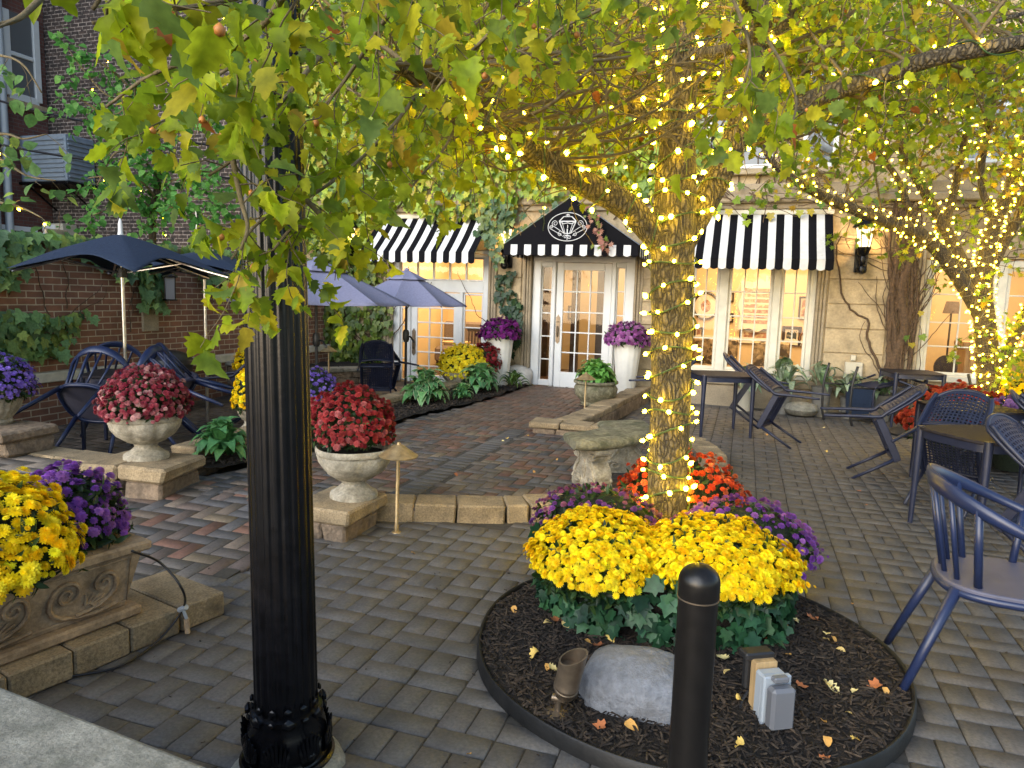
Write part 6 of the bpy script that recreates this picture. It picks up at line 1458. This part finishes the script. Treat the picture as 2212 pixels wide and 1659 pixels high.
ivy('climbing_ivy', 'creeper covering the wall left of the french doors behind the slate umbrellas', pts, (0,-1,.25), .12, [(.1,.16,.025),(.14,.2,.03),(.07,.12,.025),(.18,.22,.03)], st)
pts = []
while len(pts) < 260:
    x, z = random.uniform(-4.05, -3.58), random.uniform(.2, 2.0); dn = mnoise.noise((x*2.5, z*2.2, 2))
    if abs(x+3.82+.1*math.sin(z*4)) > .2+.1*dn: continue
    pts.append((x, Y0-.05-abs(random.gauss(0, .04)), z))
st = MB(); wander(st, (-3.8,Y0-.02,.1), (0,0,1), 2, .012); wander(st, (-3.9,Y0-.02,.1), (0,0,1), 2.2, .01)
ivy('climbing_ivy', 'dark green ivy on the narrow pier between french doors and entrance', pts, (0,-1,.2), .1, [(.03,.07,.03),(.045,.09,.035),(.02,.05,.025)], st)
pts = []
for c in ((-3.98,2.62,40,.16),(-3.95,2.2,14,.1),(-4.1,2.9,40,.2),(-3.75,2.95,24,.15)):
    for k in range(c[2]): pts.append((c[0]+random.gauss(0, c[3]*.6), Y0-.35-abs(random.gauss(0, .06)), c[1]+random.gauss(0, c[3])))
for k in range(70):
    q = random.random(); pts.append((-3.5+.75*q+random.gauss(0, .07), 10.45+random.random()*.5, 2.46+.52*q+random.gauss(0, .05)))
ivy('ivy_spray', 'bluish green ivy spray hanging around the middle lantern', pts, (0,-1,.2), .12, [(.06,.12,.05),(.09,.15,.07),(.14,.19,.05)])
pts = []
for k in range(46): q = random.random(); pts.append((-2.02-.2*q+random.gauss(0, .05), 10.3+random.gauss(0, .03), 2.32+.6*q))
ivy('creeper_sprig', 'reddish and green creeper sprig hanging before the right half of the black canopy', pts, (0,-1,.1), .085, [(.3,.1,.06),(.2,.24,.05),(.34,.16,.1),(.15,.22,.04)], templ=MAP)
pts = []        # brick garden wall
for k in range(5200):
    y, z = random.uniform(4.2, 11.3), random.uniform(.72, 2.14); dn = mnoise.noise((y*1.1, z*1.5, 5))
    low = .72 if y < 5.9 else (.72+(y-5.9)*1.1 if y < 6.8 else 1.72)
    if 7.1 < y < 7.8: low = 1.35
    if z < low+.3*dn or dn < -.2 or (y < 6.8 and z < 1.55 and dn < .08) or random.random() < .35: continue
    pts.append((-7.30+abs(random.gauss(0, .06)), y, z))
st = MB()
for k in range(16): wander(st, (-7.33, random.uniform(3.6, 9), random.uniform(.9, 1.5)), (0, random.uniform(-.8, .8), .6), random.uniform(.8, 1.8), .007, nrmv=(1,0,0))
ivy('climbing_ivy', 'large leaved ivy over the top and left end of the brown brick wall', pts, (1,0,.3), .145, [(.13,.25,.1),(.17,.31,.12),(.1,.19,.08),(.21,.33,.1),(.25,.33,.08)], st)
# woody vine on the stone at the right
t = thing('woody_vine', 'leafless tangle of brown vine stems climbing the right stone wall', 'vine')
mb = MB()
for k in range(5): wander(mb, (1.98+.05*k+random.uniform(-.02,.02), Y0-.06, .0), (-.0, 0, 1), 3.2, .045-.004*k, wv=.07)
add_limb(mb, [np.array((2.12+.05*math.sin(q*.3), Y0-.03, q*.05, .085-.0005*q)) for q in range(64)], 20, .35, 14)
add_limb(mb, [np.array((2.02+.03*math.sin(q*.4), Y0-.02, q*.05, .05)) for q in range(60)], 16, .35, 16)
mb.build('trunk', mt['vine'], t, smooth=180)
mb = MB()
for k in range(70):
    x = random.uniform(1.93, 2.3); wander(mb, (x, Y0-.05-.03*random.random(), random.uniform(.1, 2.2)), (random.uniform(-.12, .2), 0, 1), random.uniform(.6, 1.6), .009, wv=.16)
for k in range(70):
    wander(mb, (random.uniform(1.1, 5), Y0-.05-.1*random.random()*(1), random.uniform(2.2, 3.1)), (random.uniform(-1, 1), 0, random.uniform(-.5, .6)), random.uniform(.4, 1.4), .007)
for k in range(26): wander(mb, (random.uniform(-.9, 1.2), Y0-.17, random.uniform(2.98, 3.3)), (random.uniform(-1, 1), 0, .05), random.uniform(.6, 1.6), .008)
wander(mb, (1.9, Y0-.05, .7), (-.2, 0, 1), 2.2, .02)
mb.build('stems', mt['vine'], t, smooth=180)
n = 60; pts = np.stack([rng.uniform(-.8, 4, n), np.full(n, Y0-.2), rng.uniform(2.8, 3.5, n)], -1)
pts = np.concatenate([pts, np.array([(2.42,Y0-.12,2.0),(2.2,Y0-.12,1.2),(2.26,Y0-.12,1.1),(2.35,Y0-.12,1.55),(2.15,Y0-.12,2.3),(2.38,Y0-.12,1.22)])])
inst('leaves', IVY, pts, frame_from(np.tile([.1,-.2,-1.], (len(pts), 1))+rng.normal(0, .3, (len(pts), 3)), np.tile([0,-1,.2], (len(pts), 1))+rng.normal(0, .3, (len(pts), 3))), rng.uniform(.08, .15, len(pts)), pick(YG, len(pts), .2), mt['ivy'], t)
# ------------------------------------------------------------------ FLOWERS UNDER THE MAPLE
g = P(2075, 842, 7.2); mum('rust red mum mound behind the right hand tables', (g.x, g.y, .42), .52, .42, .40, 420, .036, [(.5,.06,.02),(.58,.09,.03),(.42,.045,.02)], POM, base=1.0, leaf=.06, nl=1200)
g = P(2195, 880, 6.9); mum('pale purple mum at the right edge under the maple lights', (g.x, g.y, .42), .42, .38, .32, 330, .034, [(.3,.15,.36),(.24,.1,.3)], POM, base=1.2, gap=.1, leaf=.06, nl=1200)
g = P(2225, 830, 8.0); mum('sliver of yellow mum at the right edge beside the maple trunk', (g.x, g.y, .6), .3, .3, .3, 160, .036, YEL, POM, base=1)
# ------------------------------------------------------------------ STRING LIGHTS
bulb_me = {}
def bulbs(t, pts, dirs, r, mat):
    """each bulb a part (up to 100), the rest one part"""
    key = (round(r, 4), mat)
    if key not in bulb_me:
        mb = MB(); v_, f_ = BULB; mb.add([(x*r, y*r, z*r*1.25) for x, y, z in v_], f_); me = bpy.data.meshes.new('bulb'); me.from_pydata(mb.v, [], mb.f); me.materials.append(mt[mat]); bulb_me[key] = me
    order = sorted(range(len(pts)), key=lambda i: np.linalg.norm(np.array(pts[i])-np.array([0,0,CH])))
    for i in order[:100]:
        o = bpy.data.objects.new('bulb', bulb_me[key]); C.objects.link(o); o.parent = t; o.location = pts[i]; o.rotation_euler = Vector(dirs[i]).to_track_quat('Z', 'Y').to_euler(); o.scale = (random.uniform(.65, 1.1),)*3
    rest = order[100:]
    if rest:
        o = inst('bulbs', ([(x*r, y*r, z*r*1.25) for x, y, z in BULB[0]], BULB[1]), np.array([pts[i] for i in rest]), frame_up(np.array([dirs[i] for i in rest])), np.ones(len(rest)), None, mt[mat], t); tag(o, kind='stuff')
def wrap(label, path, i0, i1, pitch, spacing, r=.0085, mat='bulb', cab='cable', cr=.0042, jit=.25, group='lit string lights'):
    t = thing('string_lights', label, 'string lights', group=group); an = random.uniform(0, 6); pts = []; bp = []; bd = []; acc = 0; nxt = .05; prev = None
    seg = path[i0:i1]
    for i in range(len(seg)-1):
        a, b = seg[i], seg[i+1]; tt = nrm((b-a)[:3]); L = np.linalg.norm((b-a)[:3]); x = nrm(np.cross([0.1,1,0.05], tt)); y = np.cross(tt, x); k = 6
        for j in range(k):
            f = j/k; an += 2*PI*(L/k)/pitch*(1+jit*math.sin(an*.37)); rr = a[3]*1.07+.006; d = x*math.cos(an)+y*math.sin(an); q = a[:3]+(b-a)[:3]*f+d*rr+tt*.03*math.sin(an*1.3)
            if prev is not None: acc += np.linalg.norm(q-prev)
            pts.append(q); prev = q
            if acc > nxt:
                nxt = acc+spacing*random.uniform(.6, 1.4); o = nrm(d+rng.normal(0, .5, 3)); bp.append(q+d*.012+o*.014); bd.append(o)
    mb = MB(); mb.tube([Vector(p) for p in pts], cr, 4, cap=False)
    for p, d in zip(bp, bd): mb.tube([Vector(p-d*.022), Vector(p-d*.004)], .0042, 5)
    mb.build('cord', mt[cab], t, smooth=180); bulbs(t, bp, bd, r, mat); return t
wrap('warm string lights coiled down the thick trunk by the yellow mums', trunk_path, 0, int(len(trunk_path)*.97), .112, .13, .0138, cr=.0055)
wrap('warm string lights on the limb reaching left over the entrance canopy', L1, 4, int(len(L1)*.85), .18, .12, .013)
wrap('warm string lights on the limb rising right of the trunk', L2, 4, len(L2)-2, .18, .14, .013)
wrap('warm string lights on the long limb crossing to the top right corner', L3, 2, len(L3)-2, .4, .2, .0125)
wrap('warm string lights on the thin upper left limb', L4, 2, len(L4)-2, .22, .13, .0125)
def strand(label, twigs, n, r=.0085, mat='bulb', cab='cable'):
    t = thing('string_lights', label, 'string lights', group='lit string lights'); tw = [twigs[i] for i in rng.choice(len(twigs), min(n, len(twigs)), replace=False)]; bp = []; bd = []; mb = MB()
    for p in tw:
        q = [np.array(a)+np.array([0,0,-.012]) for a in p]; mb = MB(); mb.tube([Vector(a) for a in q], .0022, 4, cap=False); mb.build('cord', mt[cab], t)
        for k in range(1, len(q), 4): o = nrm(rng.normal(size=3)); bp.append(q[k]+o*.015); bd.append(o)
    bulbs(t, bp, bd, r, mat)
strand('fairy lights scattered through the leaves of the furrowed tree', TW[len(TW)//5:], 75)
wrap('white fairy lights on the main stem of the maple', ML[0], 0, len(ML[0]), .075, .075, .0125, 'bulb2', 'wire', .0025)
wrap('white fairy lights on the long maple limb reaching left past the lantern', ML[1], 3, len(ML[1])-2, .13, .095, .0125, 'bulb2', 'wire', .0025)
wrap('white fairy lights on the steep middle limb of the maple', ML[2], 3, len(ML[2])-2, .13, .095, .0125, 'bulb2', 'wire', .0025)
wrap('white fairy lights on the maple limb leaving at the right edge', ML[3], 3, len(ML[3])-2, .16, .12, .0125, 'bulb2', 'wire', .0025)
wrap('white fairy lights on the upright inner maple limb', ML[4], 3, len(ML[4])-2, .14, .11, .0125, 'bulb2', 'wire', .0025)
wrap('white fairy lights on the short upper left maple limb', ML[5], 3, len(ML[5])-2, .14, .11, .0125, 'bulb2', 'wire', .0025)
wrap('white fairy lights low on the outer maple stem', ML[7], 3, len(ML[7])-2, .09, .07, .0125, 'bulb2', 'wire', .0025)
wrap('white fairy lights on the upper left arm of the maple fork', ML[6], 3, len(ML[6])-2, .15, .11, .0125, 'bulb2', 'wire', .0025)
strand('white fairy lights scattered through the maple leaves', MTW, 60, .0125, 'bulb2', 'wire')
# ------------------------------------------------------------------ LIGHT
SC = bpy.context.scene
w = bpy.data.worlds.new('World'); SC.world = w; w.use_nodes = True; nt = w.node_tree
sky = nt.nodes.new('ShaderNodeTexSky'); sky.sky_type = 'NISHITA'; sky.sun_disc = False
SEL, SAZ = math.radians(20), math.radians(200)
sky.sun_elevation = SEL; sky.sun_rotation = SAZ; sky.ozone_density = 1.4
bgn = nt.nodes['Background']; nt.links.new(sky.outputs[0], bgn.inputs[0]); bgn.inputs[1].default_value = .1
sl = bpy.data.lights.new('sun', 'SUN'); sl.energy = 1.1; sl.angle = math.radians(70); sl.color = (.94, .97, 1)
so = bpy.data.objects.new('sun', sl); C.objects.link(so)
dv = Vector((math.sin(SAZ)*math.cos(SEL), math.cos(SAZ)*math.cos(SEL), math.sin(SEL)))
so.rotation_euler = dv.to_track_quat('Z', 'Y').to_euler()
SC.view_settings.view_transform = 'Standard'; SC.view_settings.look = 'None'; SC.view_settings.gamma = 1
SC.view_settings.exposure = 1.8
SC.render.engine = 'CYCLES'; cy = SC.cycles
cy.use_denoising = True; cy.max_bounces = 6; cy.diffuse_bounces = 3; cy.glossy_bounces = 3; cy.transmission_bounces = 4; cy.transparent_max_bounces = 8
cy.sample_clamp_indirect = 4; cy.sample_clamp_direct = 0; cy.caustics_reflective = False; cy.caustics_refractive = False
SC.render.film_transparent = False
